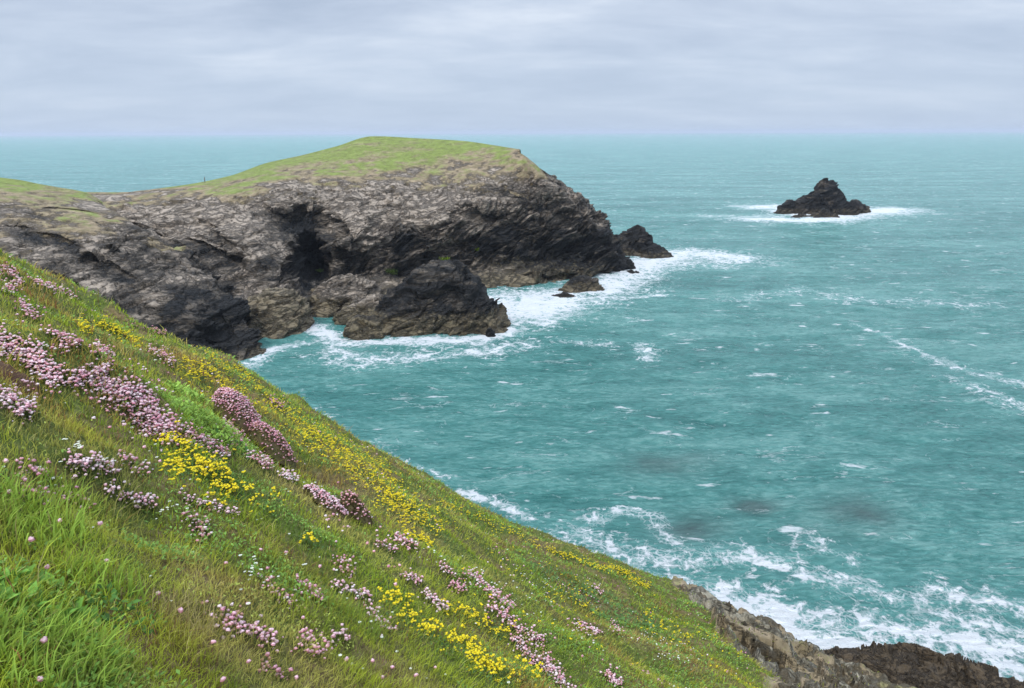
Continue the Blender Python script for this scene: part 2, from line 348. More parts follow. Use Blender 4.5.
# nearer dark cliff on the left of the cove
cols = [
 dict(b=(-170, 520), r=[(-170, 420, 88, .7, 0, 0), (-170, 330, 110, .6, 0, 0), (-170, 250, 140, .4, .3, 0), (-170, 205, 165, .3, .9, 0), (-170, 172, 200, .1, 1, 0)]),
 dict(b=(-60, 470), r=[(-60, 380, 104, .7, 0, 0), (-60, 310, 122, .6, 0, 0), (-60, 245, 145, .45, .3, 0), (-60, 208, 168, .35, .8, 0), (-60, 177, 200, .1, 1, 0)]),
 dict(b=(20, 435), r=[(18, 360, 112, .7, 0, 0), (12, 295, 130, .55, 0, 0), (10, 240, 150, .35, .35, 0), (5, 208, 170, .3, .5, 0), (0, 182.5, 200, .1, .85, 0)]),
 dict(b=(80, 418), r=[(78, 355, 118, .75, 0, 0), (70, 295, 134, .5, 0, 0), (60, 243, 152, .35, .3, 0), (45, 212, 172, .3, .5, 0), (25, 187, 198, .1, .7, 0)]),
 dict(b=(150, 395), r=[(146, 345, 124, .95, 0, 0), (130, 292, 138, .5, 0, 0), (112, 247, 154, .35, .28, 0), (84, 215, 174, .3, .5, 0), (50, 191, 198, .1, .5, 0)]),
 dict(b=(205, 375), r=[(200, 338, 129, 1.05, 0, 0), (182, 298, 139, .85, 0, 0), (150, 254, 155, .35, .1, 0), (112, 220, 174, .3, .4, 0), (72, 195, 198, .1, .45, 0)]),
 dict(b=(246, 362), a0=(.8, 0, .5), drop=5, r=[(238, 335, 136, 1.1, 0, .1), (218, 300, 143, 1, 0, 0), (180, 262, 156, .45, .1, 0), (132, 224, 174, .3, .35, 0), (90, 198, 198, .1, .45, 0)]),
 dict(b=(267, 353), a0=(.6, 0, .8), drop=7, r=[(257, 330, 139, 1.1, 0, .1), (238, 300, 146, 1.1, 0, 0), (200, 267, 158, .6, .05, 0), (148, 230, 174, .35, .3, 0), (100, 203, 204, .1, .55, 0)]),
 dict(b=(262, 340), a0=(.8, 0, .3), back=(-.1, 1), drop=9, r=[(248, 318, 152, 1, 0, 0), (228, 295, 155, 1, 0, 0), (195, 268, 164, .7, 0, 0), (145, 235, 180, .4, .2, 0), (98, 208, 212, .1, .5, 0)]),
 dict(b=(225, 330), a0=(.8, 0, .3), back=(-.1, 1), drop=12, r=[(215, 312, 166, 1, 0, 0), (200, 290, 168, 1, 0, 0), (170, 270, 172, .7, 0, 0), (130, 242, 190, .4, .2, 0), (90, 216, 220, .1, .5, 0)]),
]
hollows = [(95, 262, 50, 7, -28, 3, .4), (30, 235, 40, 6, -15, 3, .4), (222, 330, 9, 28, 25, 2.5, .1), (150, 290, 22, 14, -20, -2.5, -.2),
           (185, 315, 26, 16, -35, -2.5, .15), (60, 285, 20, 10, -30, 2.5, .2), (215, 345, 20, 5, -40, 2, .2), (60, 207, 40, 4, -12, 2, .4)]
P, A = build_cliff('sea_cliff', cols, 640, [6, 80, 80, 80, 60, 40, 8, 8], hollows, 1.6, MROCK)
nr, nc = P.shape[:2]
me = mesh('sea_cliff', P.reshape(-1, 3), gridq(nr, nc)[:, ::-1], mats=[MROCK], attrs=dict(dark=A[..., 0].ravel(), grass=A[..., 1].ravel(), ochre=A[..., 2].ravel()))
tag(link('sea_cliff', upward(me)), kind='structure')

# ------------------------------------------------------------------ rocks standing in the sea
def rock(name, peaks, label, cat='rock', group=None, n=(220, 110), amp=.9, sc=1.0, dark=.9, ochre=.5, ochz=2.5, mat=MROCK, seed=0, rim=1.12, strike=STRIKE):
    """peaks: (px, py at the waterline below the peak, half width across, half width in depth, height, power, turn)"""
    pk = [(PZ(a, b), rx, ry, h, pw, R(tn)) for a, b, rx, ry, h, pw, tn in peaks]
    c0 = np.mean([p[0] for p in pk], 0)
    na, nr_ = n; al = np.linspace(0, 2*math.pi, na, endpoint=False)
    def field(x, y):
        zf = np.full(x.shape, -99.0)
        for (c, rx, ry, h, pw, tn) in pk:
            dx, dy = x-c[0], y-c[1]; ca, sa = math.cos(tn), math.sin(tn)
            d = np.sqrt(((dx*ca+dy*sa)/rx)**2+((-dx*sa+dy*ca)/ry)**2)
            v = np.where(d < 1, h*(1-d**pw), -(d-1)*h*pw*1.2)
            k = 6.0/max(1, h); zf = np.logaddexp(zf*k, v*k)/k if np.isfinite(k) else np.maximum(zf, v)
        return zf
    # outline radius for each direction: where the union drops under water
    rr = np.linspace(0, 60, 700); X = c0[0]+np.cos(al)[:, None]*rr; Y = c0[1]+np.sin(al)[:, None]*rr
    z = field(X, Y); last = np.array([rr[np.nonzero(z[i] > -2.5)[0].max()] if (z[i] > -2.5).any() else .5 for i in range(na)])
    rho = np.linspace(0, 1, nr_)[:, None]**.9*last[None, :]*rim
    x = c0[0]+np.cos(al)*rho; y = c0[1]+np.sin(al)*rho; z = np.maximum(field(x, y), -5)
    Pp = np.stack([x, y, z], -1)
    e = np.concatenate([Pp[:, -1:], Pp, Pp[:, :1]], 1); nn = gnormals(e)[:, 1:-1]
    if nn[..., 2].mean() < 0: nn = -nn
    d = rockdisp(Pp.reshape(-1, 3)+seed*37.0, amp, sc, strike).reshape(z.shape)
    Pp = Pp+nn*d[..., None]
    Pp[0] = Pp[0].mean(0)
    zz_ = Pp[..., 2]
    org = np.array([c0[0], c0[1], 0]); 
    me = mesh(name, Pp.reshape(-1, 3)-org, gridq(nr_, na, True), mats=[mat],
              attrs=dict(dark=(dark+0*zz_).ravel(), grass=(0*zz_-.5).ravel(), ochre=(ochre*(1-sstep(zz_, ochz*.6, ochz*1.7))).ravel()))
    # winding: make normals point up
    o = link(name, me, loc=org); tag(o, label, cat, group)
    if me.polygons[len(me.polygons)//2].normal.z < 0: me.flip_normals()
    return o
rock('rocky_islet', [(440, 322, 13.5, 12, 12.5, 2.4, 0), (410, 326, 10, 9, 7.5, 2.2, 0), (468, 323, 9, 9, 8, 2.4, 0), (366, 334, 4.5, 4.5, 4.2, 2.4, 0), (480, 328, 5, 5, 4, 2, 0)],
     'large humped black rock with ochre tide band in the white surf below the cave', amp=.75, dark=.95, ochre=.75, ochz=3.6, n=(420, 150), seed=1)
rock('rock_ledge', [(352, 309, 10.5, 9, 8, 2.2, 20), (375, 318, 8, 8, 6, 2.2, 0), (330, 305, 6, 7, 4.5, 2.2, 0), (350, 322, 4, 4, 4, 2.2, 0)],
     'paler grey and tan rock shelf between the cave mouth and the black humped islet', amp=.7, dark=.42, ochre=.9, ochz=3.4, n=(320, 120), seed=2)
rock('rock', [(279, 327, 8, 8, 7.2, 2.4, 0), (262, 327, 6, 7, 6.5, 2.4, 0), (297, 326, 4, 5, 6.5, 2.6, 0)],
     'tan brown boulder at the foot of the cliff left of the cave', amp=.55, dark=.25, ochre=1.2, ochz=8, n=(260, 100), seed=3)
rock('pyramid_rock', [(636, 252, 8, 8, 10.0, 1.7, 0), (655, 256, 6.5, 6, 4.5, 1.4, 0), (626, 253, 7, 8, 6, 1.3, 0), (668, 257, 2.8, 3, 1.6, 1.5, 0)],
     'pointed black rock in surf just off the tip of the headland', amp=.65, dark=1.0, ochre=.5, ochz=1.8, n=(260, 100), seed=4)
rock('rock', [(583, 289, 5.0, 4, 3.4, 2.0, 0), (592, 289, 3.6, 3.5, 3.0, 2.2, 0), (571, 291, 2.8, 2.8, 1.8, 1.6, 0)],
     'low dark boulder awash in foam in front of the headland tip', amp=.4, sc=.6, dark=.85, ochre=.6, ochz=2.2, n=(160, 60), seed=5)
rock('rock', [(563, 296.5, 3.0, 1.8, 1.0, 2, 0)], 'small flat dark rock in foam left of the low boulder', amp=.25, sc=.4, dark=.9, ochre=.3, n=(90, 40), seed=6)
rock('rock', [(629, 269, 2.6, 2.4, 2.8, 1.6, 0), (632, 272, 1.8, 2, 1.2, 1.6, 0)], 'small jagged dark rock between headland tip and pointed rock', amp=.4, sc=.5, dark=.95, ochre=.1, n=(100, 50), seed=7)
rock('rock', [(490, 336, 1.0, 1.0, 1.7, 2.2, 0)], 'tiny upright dark rock off the right end of the humped islet', amp=.15, sc=.3, dark=1, ochre=.1, n=(70, 36), seed=8)
rock('sea_stack', [(821, 213, 11, 11, 18.0, 1.45, 0), (848, 212, 9, 9, 7, 1.7, 0), (806, 213, 8, 8, 8, 1.8, 0), (835, 213, 9, 9, 12.5, 1.8, 0), (789, 213.5, 6, 5, 5.5, 1.5, 0), (783, 210, 3, 3, 3.4, 1.5, 0), (822, 217, 9, 5, 4, 1.6, 0), (800, 217, 7, 5, 3.2, 1.6, 0)],
     'lone dark pyramid sea stack ringed by white foam far out on the right', 'sea stack', amp=1.2, dark=1.0, ochre=.45, ochz=3.0, n=(420, 140), seed=9)

# ------------------------------------------------------------------ the flowery slope the viewer stands on
SIL = [(-60, 236, 13), (0, 264, 14), (60, 291, 14), (120, 320, 15), (185, 347, 15), (245, 378, 16), (320, 421, 16), (400, 468, 17), (470, 506, 18), (545, 541, 20), (620, 569, 23), (690, 595, 27), (745, 619, 30), (800, 645, 33), (850, 669, 35), (900, 692, 36)]
_ph, _m, _R = [], [], []
for a, b, rr in SIL:
    u, y, z = ray(a, b); hh = math.hypot(u, y); _ph.append(math.atan2(u, y)); _m.append(-z/hh); _R.append(rr)
_ph, _m, _R = map(np.array, (_ph, _m, _R))
_A = np.linalg.lstsq(np.stack([np.cos(_ph), np.sin(_ph)], 1), _m, rcond=None)[0]
def _msm(ph):
    pl = _A[0]*np.cos(ph)+_A[1]*np.sin(ph)
    res = _m-(_A[0]*np.cos(_ph)+_A[1]*np.sin(_ph))
    e = np.interp(ph, np.concatenate([[_ph[0]-.5], _ph, [_ph[-1]+.5]]), np.concatenate([[0], res, [0]]))
    return pl+e
EYE = 1.6
_tph = np.linspace(-math.pi, math.pi, 4001)
_tm = _msm(_tph); _tR = np.interp(_tph, np.concatenate([[-math.pi, _ph[0]-.8], _ph, [_ph[-1]+.8, math.pi]]), np.concatenate([[13, 13], _R, [30, 13]]))
_k = np.exp(-np.linspace(-2, 2, 61)**2); _k /= _k.sum()
_tm = np.convolve(np.pad(_tm, 30, 'edge'), _k, 'valid'); _tR = np.convolve(np.pad(_tR, 30, 'edge'), _k, 'valid')
def rockline_pts():
    pts = [(672, 588), (690, 600), (706, 617), (728, 642), (748, 662), (770, 688), (790, 720)]
    return pts
def ground0(x, y):
    ph = np.arctan2(x, y); r = np.hypot(x, y)
    m = np.interp(ph, _tph, _tm); Rr = np.interp(ph, _tph, _tR)
    z = H-EYE+(-m+2*EYE/Rr)*r-EYE/Rr**2*r*r
    rc = Rr*1.9; ex = np.maximum(r-rc, 0)            # steeper sea cliff further down
    return z-.35*ex-.01*ex*ex
RL = None; LUMPS = []
def rockmask(x, y):
    if RL is None: return np.zeros_like(x)
    ph = np.arctan2(x, y); r = np.hypot(x, y)
    n = pn(np.stack([x*.35, y*.35, 0*x], -1))*2.2+pn(np.stack([x*1.1, y*1.1, 0*x+4], -1))*1.0
    lim = np.interp(ph, RL[0], RL[1], left=60, right=RL[1][-1])
    return sstep(r+n, lim-.6, lim+.9)
def ground(x, y):
    z = ground0(x, y); r = np.hypot(x, y)
    a = np.clip(r/9, .25, 1.7)
    p2 = np.stack([x, y, 0*x], -1)
    # turf ribs and tussocks, stretched down the slope
    ca, sa = math.cos(R(38)), math.sin(R(38)); q = np.stack([(x*ca-y*sa)*.55, x*sa+y*ca, 0*x], -1)
    z = z+a*(.20*fbm(q/1.9+11, 2)+.11*fbm(q/.55, 2))+.03*pn(p2/.22)*np.clip(r/2, .4, 1)
    for (lx, ly, ra, h) in LUMPS:
        d = np.hypot(x-lx, y-ly)/ra; z = z+h*np.where(d < 1, (1-np.clip(d, 0, 1)**2)**1.0, 0)
    rm = rockmask(x, y)
    if np.any(rm > 0):
        k = rm > 0; pp = np.stack([x[k], y[k], z[k]], -1)
        z = z.copy(); z[k] += rm[k]*np.clip(rockdisp(pp, .26, .26, (R(15), R(35), R(-30))), -.5, .4)
    return z
def cast(px, py):
    """where the line of sight through a pixel meets the slope"""
    px = np.atleast_1d(np.asarray(px, float)); py = np.atleast_1d(np.asarray(py, float))
    u, y, z = ray(px, py); hh = np.hypot(u, y); u, y, z = u/hh, y/hh, z/hh
    t = np.full(px.shape, np.nan); prev = np.zeros_like(px); 
    ts = np.geomspace(.8, 45, 260); pz = H+z*ts[0]-ground(u*ts[0], y*ts[0])
    for i in range(1, len(ts)):
        cz = H+z*ts[i]-ground(u*ts[i], y*ts[i])
        hit = np.isnan(t) & (cz <= 0)
        if hit.any(): t[hit] = (ts[i-1]+(ts[i]-ts[i-1])*pz[hit]/np.maximum(pz[hit]-cz[hit], 1e-6))
        pz = cz
    return u*t, y*t, t
_p = rockline_pts(); cxs, cys, cts = [], [], []
_sv = ray(*np.array(_p, float).T)
cx_, cy_, ct_ = cast([p[0] for p in _p], [p[1] for p in _p])
_phr = np.arctan2(_sv[0], _sv[1]); ct_ = np.where(np.isnan(ct_), 26, ct_)
RL = (_phr, ct_)
for a_, b_, ra_, h_ in ((20, 345, .30, .10), (60, 372, .30, .10), (95, 385, .35, .13), (130, 396, .38, .16), (160, 418, .32, .12), (92, 470, .18, .05),
                        (130, 515, .35, -.10), (60, 410, .4, -.08), (440, 505, 1.1, -.16), (300, 470, .6, -.08), (640, 650, 1.0, -.22), (560, 590, 1.5, -.25), (620, 620, 1.4, -.18),
                        (500, 560, 1.0, .14), (420, 560, .5, .08), (330, 500, .35, .07), (250, 425, .5, .08), (700, 650, 1.2, .15), (480, 610, .5, .07)):
    qx, qy, qt = cast([a_], [b_])
    if not np.isnan(qt[0]): LUMPS.append((qx[0], qy[0], ra_, h_))

mg, t, b = newmat('turf and thatch'); MGROUND = mg
co = N(t, 'ShaderNodeTexCoord').outputs['Object']
g1 = noise(t, co, 1.3, 6, .6, .3); g2 = noise(t, co, 14, 5, .65); g3 = noise(t, co, .45, 4, .5)
c1 = ramp(t, g2, [(.3, (.05, .065, .018)), (.5, (.10, .13, .03)), (.7, (.18, .19, .06))])
c2 = ramp(t, g2, [(.3, (.09, .06, .03)), (.5, (.17, .12, .06)), (.7, (.26, .20, .10))])
L(t, mix(t, ramp(t, g1, [(.45, 0.0), (.62, 1.0)]), c1, c2), b.inputs['Base Color'])
b.inputs['Roughness'].default_value = .95; b.inputs['Specular IOR Level'].default_value = .1
bump(t, b, mathn(t, 'ADD', g2, g1), .8, .08)
ph = np.linspace(R(-80), R(78), 800); rr = np.concatenate([[.02], np.geomspace(.4, 75, 560)])
PH, RR = np.meshgrid(ph, rr); X, Y = RR*np.sin(PH), RR*np.cos(PH); Z = ground(X, Y)
_GZ, _GP, _GR = Z.copy(), ph.copy(), rr.copy(); ground_slow = ground
def ground(x, y):
    """height of the finished slope mesh, looked up in its own grid"""
    a = np.arctan2(x, y); r_ = np.hypot(x, y)
    u = np.clip((a-_GP[0])/(_GP[1]-_GP[0]), 0, len(_GP)-1.001)
    v = np.clip(np.interp(r_, _GR, np.arange(len(_GR))), 0, len(_GR)-1.001)
    i, j = u.astype(int), v.astype(int); fu, fv = u-i, v-j
    return (_GZ[j, i]*(1-fu)+_GZ[j, i+1]*fu)*(1-fv)+(_GZ[j+1, i]*(1-fu)+_GZ[j+1, i+1]*fu)*fv
rm = rockmask(X, Y); q = gridq(*X.shape)[:, ::-1]
qm = rm.ravel()[q].mean(1) > .45
me = mesh('slope', np.stack([X, Y, Z], -1), q, mats=[MGROUND, MROCKN], midx=qm.astype(int),
          attrs=dict(dark=(.25+.25*sstep(RR, 28, 45)).ravel(), grass=(.62-.20*sstep(rm, .3, 1.0)+.35*pn(np.stack([X*.5, Y*.5, Z*.5], -1))).ravel(), ochre=(.25+0*X).ravel()))
tag(link('ground', upward(me)), kind='structure')
# brown ledge by the water at bottom right
def topk(px, py, h):
    q = PZ(px, py, h); q[2] = 0; return tuple(float(v) for v in proj(q))
rock('rock_ledge', [topk(875, 662, 3.0)+(5.5, 4, 3.0, 2.6, 0), topk(925, 662, 3.0)+(5, 4, 3.0, 2.6, 0), topk(965, 676, 2.8)+(4.5, 4, 2.8, 2.4, -10), topk(900, 690, 3.5)+(8, 5, 3.5, 2.4, 0), topk(1008, 688, 2.8)+(4.5, 4, 2.8, 2.2, 0), topk(1045, 702, 2.8)+(5, 4, 2.8, 2.2, 0), topk(930, 715, 4)+(12, 5, 4, 2, 0)],
     'brown seaweed covered rock ledge at bottom right above the churning foam', amp=.5, sc=.35, dark=.5, ochre=.85, ochz=9, n=(420, 160), seed=12, mat=rock_material('weedy brown rock', 2.2, pale=(.13, .10, .07), mid=(.08, .06, .043), black=(.015, .013, .012), ochre=(.11, .08, .048)))

# ------------------------------------------------------------------ sea
m, t, b = newmat('sea water'); MSEA = m
co = N(t, 'ShaderNodeTexCoord').outputs['Object']
w1 = noise(t, mapping(t, co, rot=(0, 0, R(12)), scale=(.55, 1.3, 1)), .22, 6, .62, .5)
w2 = noise(t, mapping(t, co, rot=(0, 0, R(-14)), scale=(.55, 1.3, 1)), 1.3, 6, .70, .5)
w3 = noise(t, mapping(t, co, rot=(0, 0, R(5)), scale=(.35, 1.2, 1)), .035, 4, .5)
hh = mathn(t, 'ADD', mathn(t, 'MULTIPLY', w1, 5.2), mathn(t, 'MULTIPLY', w2, 2.6))
foam, reef = attr(t, 'foam'), attr(t, 'reef')
# lace of foam
wv = N(t, 'ShaderNodeVectorMath', operation='ADD'); L(t, co, wv.inputs[0])
ws = N(t, 'ShaderNodeVectorMath', operation='SCALE'); ws.inputs[3].default_value = 3.0
L(t, noise(t, co, .18, 5, .6, 0, 1), ws.inputs[0]); L(t, ws.outputs[0], wv.inputs[1])
def vor(scale, sq=(1, 1, 1)):
    v = N(t, 'ShaderNodeTexVoronoi', feature='DISTANCE_TO_EDGE'); v.inputs['Scale'].default_value = scale
    L(t, mapping(t, wv.outputs[0], scale=sq), v.inputs['Vector']); return v.outputs['Distance']
l1 = ramp(t, vor(.28), [(0, 1.0), (.22, .35), (.6, 0.0)]); l2 = ramp(t, vor(.85), [(0, 1.0), (.25, .3), (.6, 0.0)])
fn = noise(t, co, .5, 8, .72, .8); f2 = noise(t, co, .09, 4, .55, .5)
pat = mathn(t, 'ADD', mathn(t, 'MULTIPLY', l1, .36), mathn(t, 'MULTIPLY', l2, .34))
pat = mathn(t, 'ADD', pat, mathn(t, 'MULTIPLY', mathn(t, 'SUBTRACT', fn, .5), 2.0))
pat = mathn(t, 'ADD', pat, mathn(t, 'MULTIPLY', mathn(t, 'SUBTRACT', f2, .5), 1.0))
f3 = noise(t, co, 2.4, 5, .7, .5)
pat = mathn(t, 'ADD', pat, mathn(t, 'MULTIPLY', mathn(t, 'SUBTRACT', f3, .5), .9))
fo = mathn(t, 'ADD', pat, mathn(t, 'MULTIPLY', foam, .80))
fmask = ramp(t, fo, [(.76, 0.0), (.95, .5), (1.3, 1.0)])
fmask = mathn(t, 'MULTIPLY', fmask, ramp(t, foam, [(.02, 0.0), (.14, 1.0)]))
# scattered whitecaps and thin streaks
cap = noise(t, mapping(t, co, rot=(0, 0, R(10)), scale=(.55, 1.5, 1)), .30, 6, .62, .35)
capm = ramp(t, mathn(t, 'ADD', cap, mathn(t, 'MULTIPLY', mathn(t, 'SUBTRACT', f2, .5), .35)), [(.64, 0.0), (.70, 1.0)])
fmask = mathn(t, 'MAXIMUM', fmask, mathn(t, 'MULTIPLY', capm, .8))
ln_ = noise(t, mapping(t, co, rot=(0, 0, R(25)), scale=(.4, 1.1, 1)), .16, 6, .6, .8)
thin = ramp(t, mathn(t, 'ABSOLUTE', mathn(t, 'SUBTRACT', ln_, .5)), [(0, 1.0), (.012, 0.0)])
thin = mathn(t, 'MULTIPLY', thin, ramp(t, mathn(t, 'ADD', mathn(t, 'MULTIPLY', f2, .5), mathn(t, 'MULTIPLY', fn, .5)), [(.52, 0.0), (.60, 1.0)]))
fmask = mathn(t, 'MAXIMUM', fmask, mathn(t, 'MULTIPLY', thin, .55))
lace = mathn(t, 'MAXIMUM', ramp(t, vor(.62), [(0, 1.0), (.07, 0.0)]), ramp(t, vor(1.5), [(0, .8), (.08, 0.0)]))
lace = mathn(t, 'MULTIPLY', lace, ramp(t, mathn(t, 'ADD', foam, mathn(t, 'MULTIPLY', mathn(t, 'SUBTRACT', fn, .5), 1.4)), [(.28, 0.0), (.5, .85)]))
fmask = mathn(t, 'MAXIMUM', fmask, lace)
deep = ramp(t, mathn(t, 'ADD', mathn(t, 'MULTIPLY', w3, .28), mathn(t, 'ADD', mathn(t, 'MULTIPLY', w1, .32), mathn(t, 'MULTIPLY', w2, .40))), [(.40, (.030, .165, .150)), (.5, (.084, .282, .256)), (.60, (.21, .445, .405))])  # light and dark of the wave faces painted into the water colour
col = mix(t, mathn(t, 'MULTIPLY', reef, .65), deep, (.085, .10, .10))
col = mix(t, mathn(t, 'MULTIPLY', ramp(t, foam, [(.0, 0.0), (.8, 1.0)]), .45), col, (.20, .46, .44))
col = mix(t, fmask, col, (.82, .85, .86))
L(t, col, b.inputs['Base Color'])
L(t, ramp(t, fmask, [(0, .22), (1, .85)]), b.inputs['Roughness'])
b.inputs['IOR'].default_value = 1.33; b.inputs['Specular IOR Level'].default_value = .5
L(t, mathn(t, 'ADD', hh, mathn(t, 'MULTIPLY', fmask, .25)), b.inputs['Normal']) if False else None
bump(t, b, mathn(t, 'ADD', hh, mathn(t, 'MULTIPLY', fmask, .25)), .8, 1.0)
ph = np.linspace(R(-85), R(85), 1150); rr = np.concatenate([np.geomspace(32, 600, 560), np.geomspace(620, 60000, 110)])
PH, RR = np.meshgrid(ph, rr); X, Y = RR*np.sin(PH), RR*np.cos(PH)
pz = np.stack([X, Y, 0*X], -1)
q = np.stack([X*.97+Y*.24, (-X*.24+Y*.97)*2.0, 0*X], -1)
Z = (.38*fbm(q/26, 3)+.20*pn(q/7))*(1-sstep(RR, 350, 600))+(.13*fbm(q/3.1+8, 2))*(1-sstep(RR, 160, 330))
px, py = proj(np.stack([X, Y, 0*X], -1))
foam_f = np.zeros(X.shape)
def seg(pts, wpx, s, asp=.55):
    """foam streak along image points on the water; width in pixels at that distance, flattened by the low angle"""
    global foam_f
    for (x0, y0), (x1, y1) in zip(pts[:-1], pts[1:]):
        a = PZ(x0, y0)[:2]; b_ = PZ(x1, y1)[:2]; mid = (a+b_)/2; wm = wpx*np.hypot(*mid)/F
        d = b_-a; tt = np.clip(((X-a[0])*d[0]+(Y-a[1])*d[1])/max(d@d, 1e-6), 0, 1)
        ds = np.hypot(X-a[0]-tt*d[0], Y-a[1]-tt*d[1])
        foam_f = np.maximum(foam_f, s*np.exp(-(ds/wm)**1.5*.8))
seg([(248, 366), (270, 350), (300, 342)], 12, .62); seg([(305, 325), (330, 335), (345, 342)], 12, .85)
seg([(345, 343), (385, 341), (430, 341), (480, 340), (512, 330)], 17, .92)
seg([(505, 320), (530, 300), (560, 292), (600, 290), (640, 268), (672, 255)], 30, .95)
seg([(500, 300), (540, 310), (560, 300)], 42, .95); seg([(540, 322), (570, 306), (610, 296)], 26, .6)
seg([(600, 262), (650, 262), (690, 252), (735, 258)], 22, .95); seg([(600, 300), (660, 295)], 9, .6)
seg([(680, 262), (720, 262)], 30, .55); seg([(613, 246), (612, 240)], 10, .9)
seg([(748, 219), (775, 219), (800, 221)], 18, .9); seg([(760, 207), (785, 206), (800, 215)], 20, .9); seg([(820, 219), (860, 213), (893, 210)], 26, .98); seg([(712, 216), (780, 217)], 12, .5)
seg([(855, 325), (880, 332), (905, 346), (935, 358)], 4, .52); seg([(930, 358), (965, 372), (1024, 384)], 13, .48); seg([(950, 378), (990, 392), (1030, 410)], 13, .45)
seg([(740, 300), (800, 290)], 16, .33); seg([(850, 300), (990, 305)], 20, .3)
seg([(380, 450), (470, 488), (520, 512)], 10, .36); seg([(460, 492), (500, 500), (530, 518)], 12, .6)
seg([(590, 520), (620, 512), (655, 515)], 14, .60); seg([(580, 535), (600, 545), (650, 552), (700, 560)], 26, .50); seg([(650, 515), (670, 540)], 16, .5)
seg([(540, 530), (600, 560), (650, 580)], 18, .42)
seg([(640, 585), (700, 592), (760, 608), (830, 640), (900, 655), (1040, 690)], 36, .72); seg([(680, 590), (760, 615), (830, 650)], 18, 1.0)
seg([(830, 655), (900, 652), (960, 662), (1030, 690)], 18, 1.0)
seg([(690, 553), (740, 556), (800, 572), (870, 590), (920, 605), (1040, 640)], 26, .50)
seg([(810, 540), (850, 560)], 14, .45); seg([(820, 570), (870, 583)], 10, .62); seg([(930, 590), (1030, 610)], 22, .52); seg([(840, 625), (1030, 650)], 34, .62)
seg([(640, 345), (650, 358)], 12, .5); seg([(560, 340), (610, 345)], 14, .42); seg([(240, 372), (330, 420)], 10, .3); seg([(330, 350), (370, 360), (450, 355), (520, 345)], 24, .5)
reef_f = np.zeros(X.shape)
for (a, b_, wx, wy) in ((850, 517, 48, 20), (665, 463, 45, 12), (690, 528, 40, 16), (755, 505, 30, 8)):
    reef_f = np.maximum(reef_f, np.exp(-((px-a)/wx)**2-((py-b_)/wy)**2)*(.8+.5*fbm(pz/6, 3)))
foam_f = np.clip(foam_f+.10*fbm(pz/9, 3)*(foam_f > .05), 0, 1.1)
me = mesh('sea', np.stack([X, Y, Z], -1), gridq(*X.shape)[:, ::-1], mats=[MSEA], attrs=dict(foam=foam_f.ravel(), reef=np.clip(reef_f, 0, 1).ravel()))
tag(link('sea', upward(me)), kind='structure')
# ------------------------------------------------------------------ grass
def leaf_mat(name, trans=.35, rough=.7):
    m = bpy.data.materials.new(name); m.use_nodes = True; t = m.node_tree; b = t.nodes['Principled BSDF']
    c = attr(t, 'col', 'Color'); L(t, c, b.inputs['Base Color'])
    b.inputs['Roughness'].default_value = rough; b.inputs['Specular IOR Level'].default_value = .2
    if trans:
        tr = N(t, 'ShaderNodeBsdfTranslucent'); L(t, c, tr.inputs[0])
        ms = N(t, 'ShaderNodeMixShader'); ms.inputs[0].default_value = trans
        L(t, b.outputs[0], ms.inputs[1]); L(t, tr.outputs[0], ms.inputs[2])
        L(t, ms.outputs[0], t.nodes['Material Output'].inputs[0])
    return m
MBLADE = leaf_mat('grass blade', .5); MPETAL = leaf_mat('petal', .25, .8); MLEAF = leaf_mat('leaf', .3, .6)
def gz(x, y): return ground(x, y)
def blades(x, y, z, ln, wd, col, lean=.5, curl=.6, leandir=None, rg=rng):
    """tapered bent grass blades as arrays"""
    n = len(x); a = rg.random(n)*2*math.pi; 
    th = rg.random(n)*2*math.pi if leandir is None else leandir+rg.normal(size=n)*.9
    le = np.abs(rg.normal(size=n))*lean+.05
    dx, dy = np.cos(th)*le, np.sin(th)*le
    wx, wy = np.cos(a)*wd*.5, np.sin(a)*wd*.5
    B = np.stack([x, y, z-.01], -1); W = np.stack([wx, wy, 0*wx], -1)
    nrm = 1/np.sqrt(1+le**2)
    M1 = B+np.stack([dx, dy, np.ones(n)], -1)*(ln*nrm*.55)[:, None]
    le2 = le*(1+curl*2.0); n2 = 1/np.sqrt(1+le2**2)
    T = M1+np.stack([dx/le*le2, dy/le*le2, np.ones(n)*.9], -1)*(ln*n2*.45)[:, None]
    V = np.stack([B-W, B+W, M1+W*.75, M1-W*.75, T], 1).reshape(-1, 3)
    k = np.arange(n)*5
    Q = np.stack([k, k+1, k+2, k+3], -1); Tr = np.stack([k+3, k+2, k+4], -1)
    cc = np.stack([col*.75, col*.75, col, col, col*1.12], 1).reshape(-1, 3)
    return V, Q, Tr, cc
BRIGHT = [(25, 520, .22, 1), (80, 505, .12, .6), (95, 590, .16, .8), (40, 655, .2, 1), (90, 660, .14, .7), (10, 600, .15, .5), (185, 405, .45, .8), (215, 440, .3, .7), (205, 425, .35, .7), (120, 560, .3, .5), (500, 640, .4, -.3),
          (560, 600, .9, .3), (165, 625, .25, -.9), (230, 585, .2, -.8), (110, 545, .15, -.7), (290, 560, .3, -.6), (70, 430, .3, -.7), (360, 530, .35, -.2), (340, 600, .5, -.15)]
BR = [(cast(a, b)[0][0], cast(a, b)[1][0], r_, s_) for a, b, r_, s_ in BRIGHT]
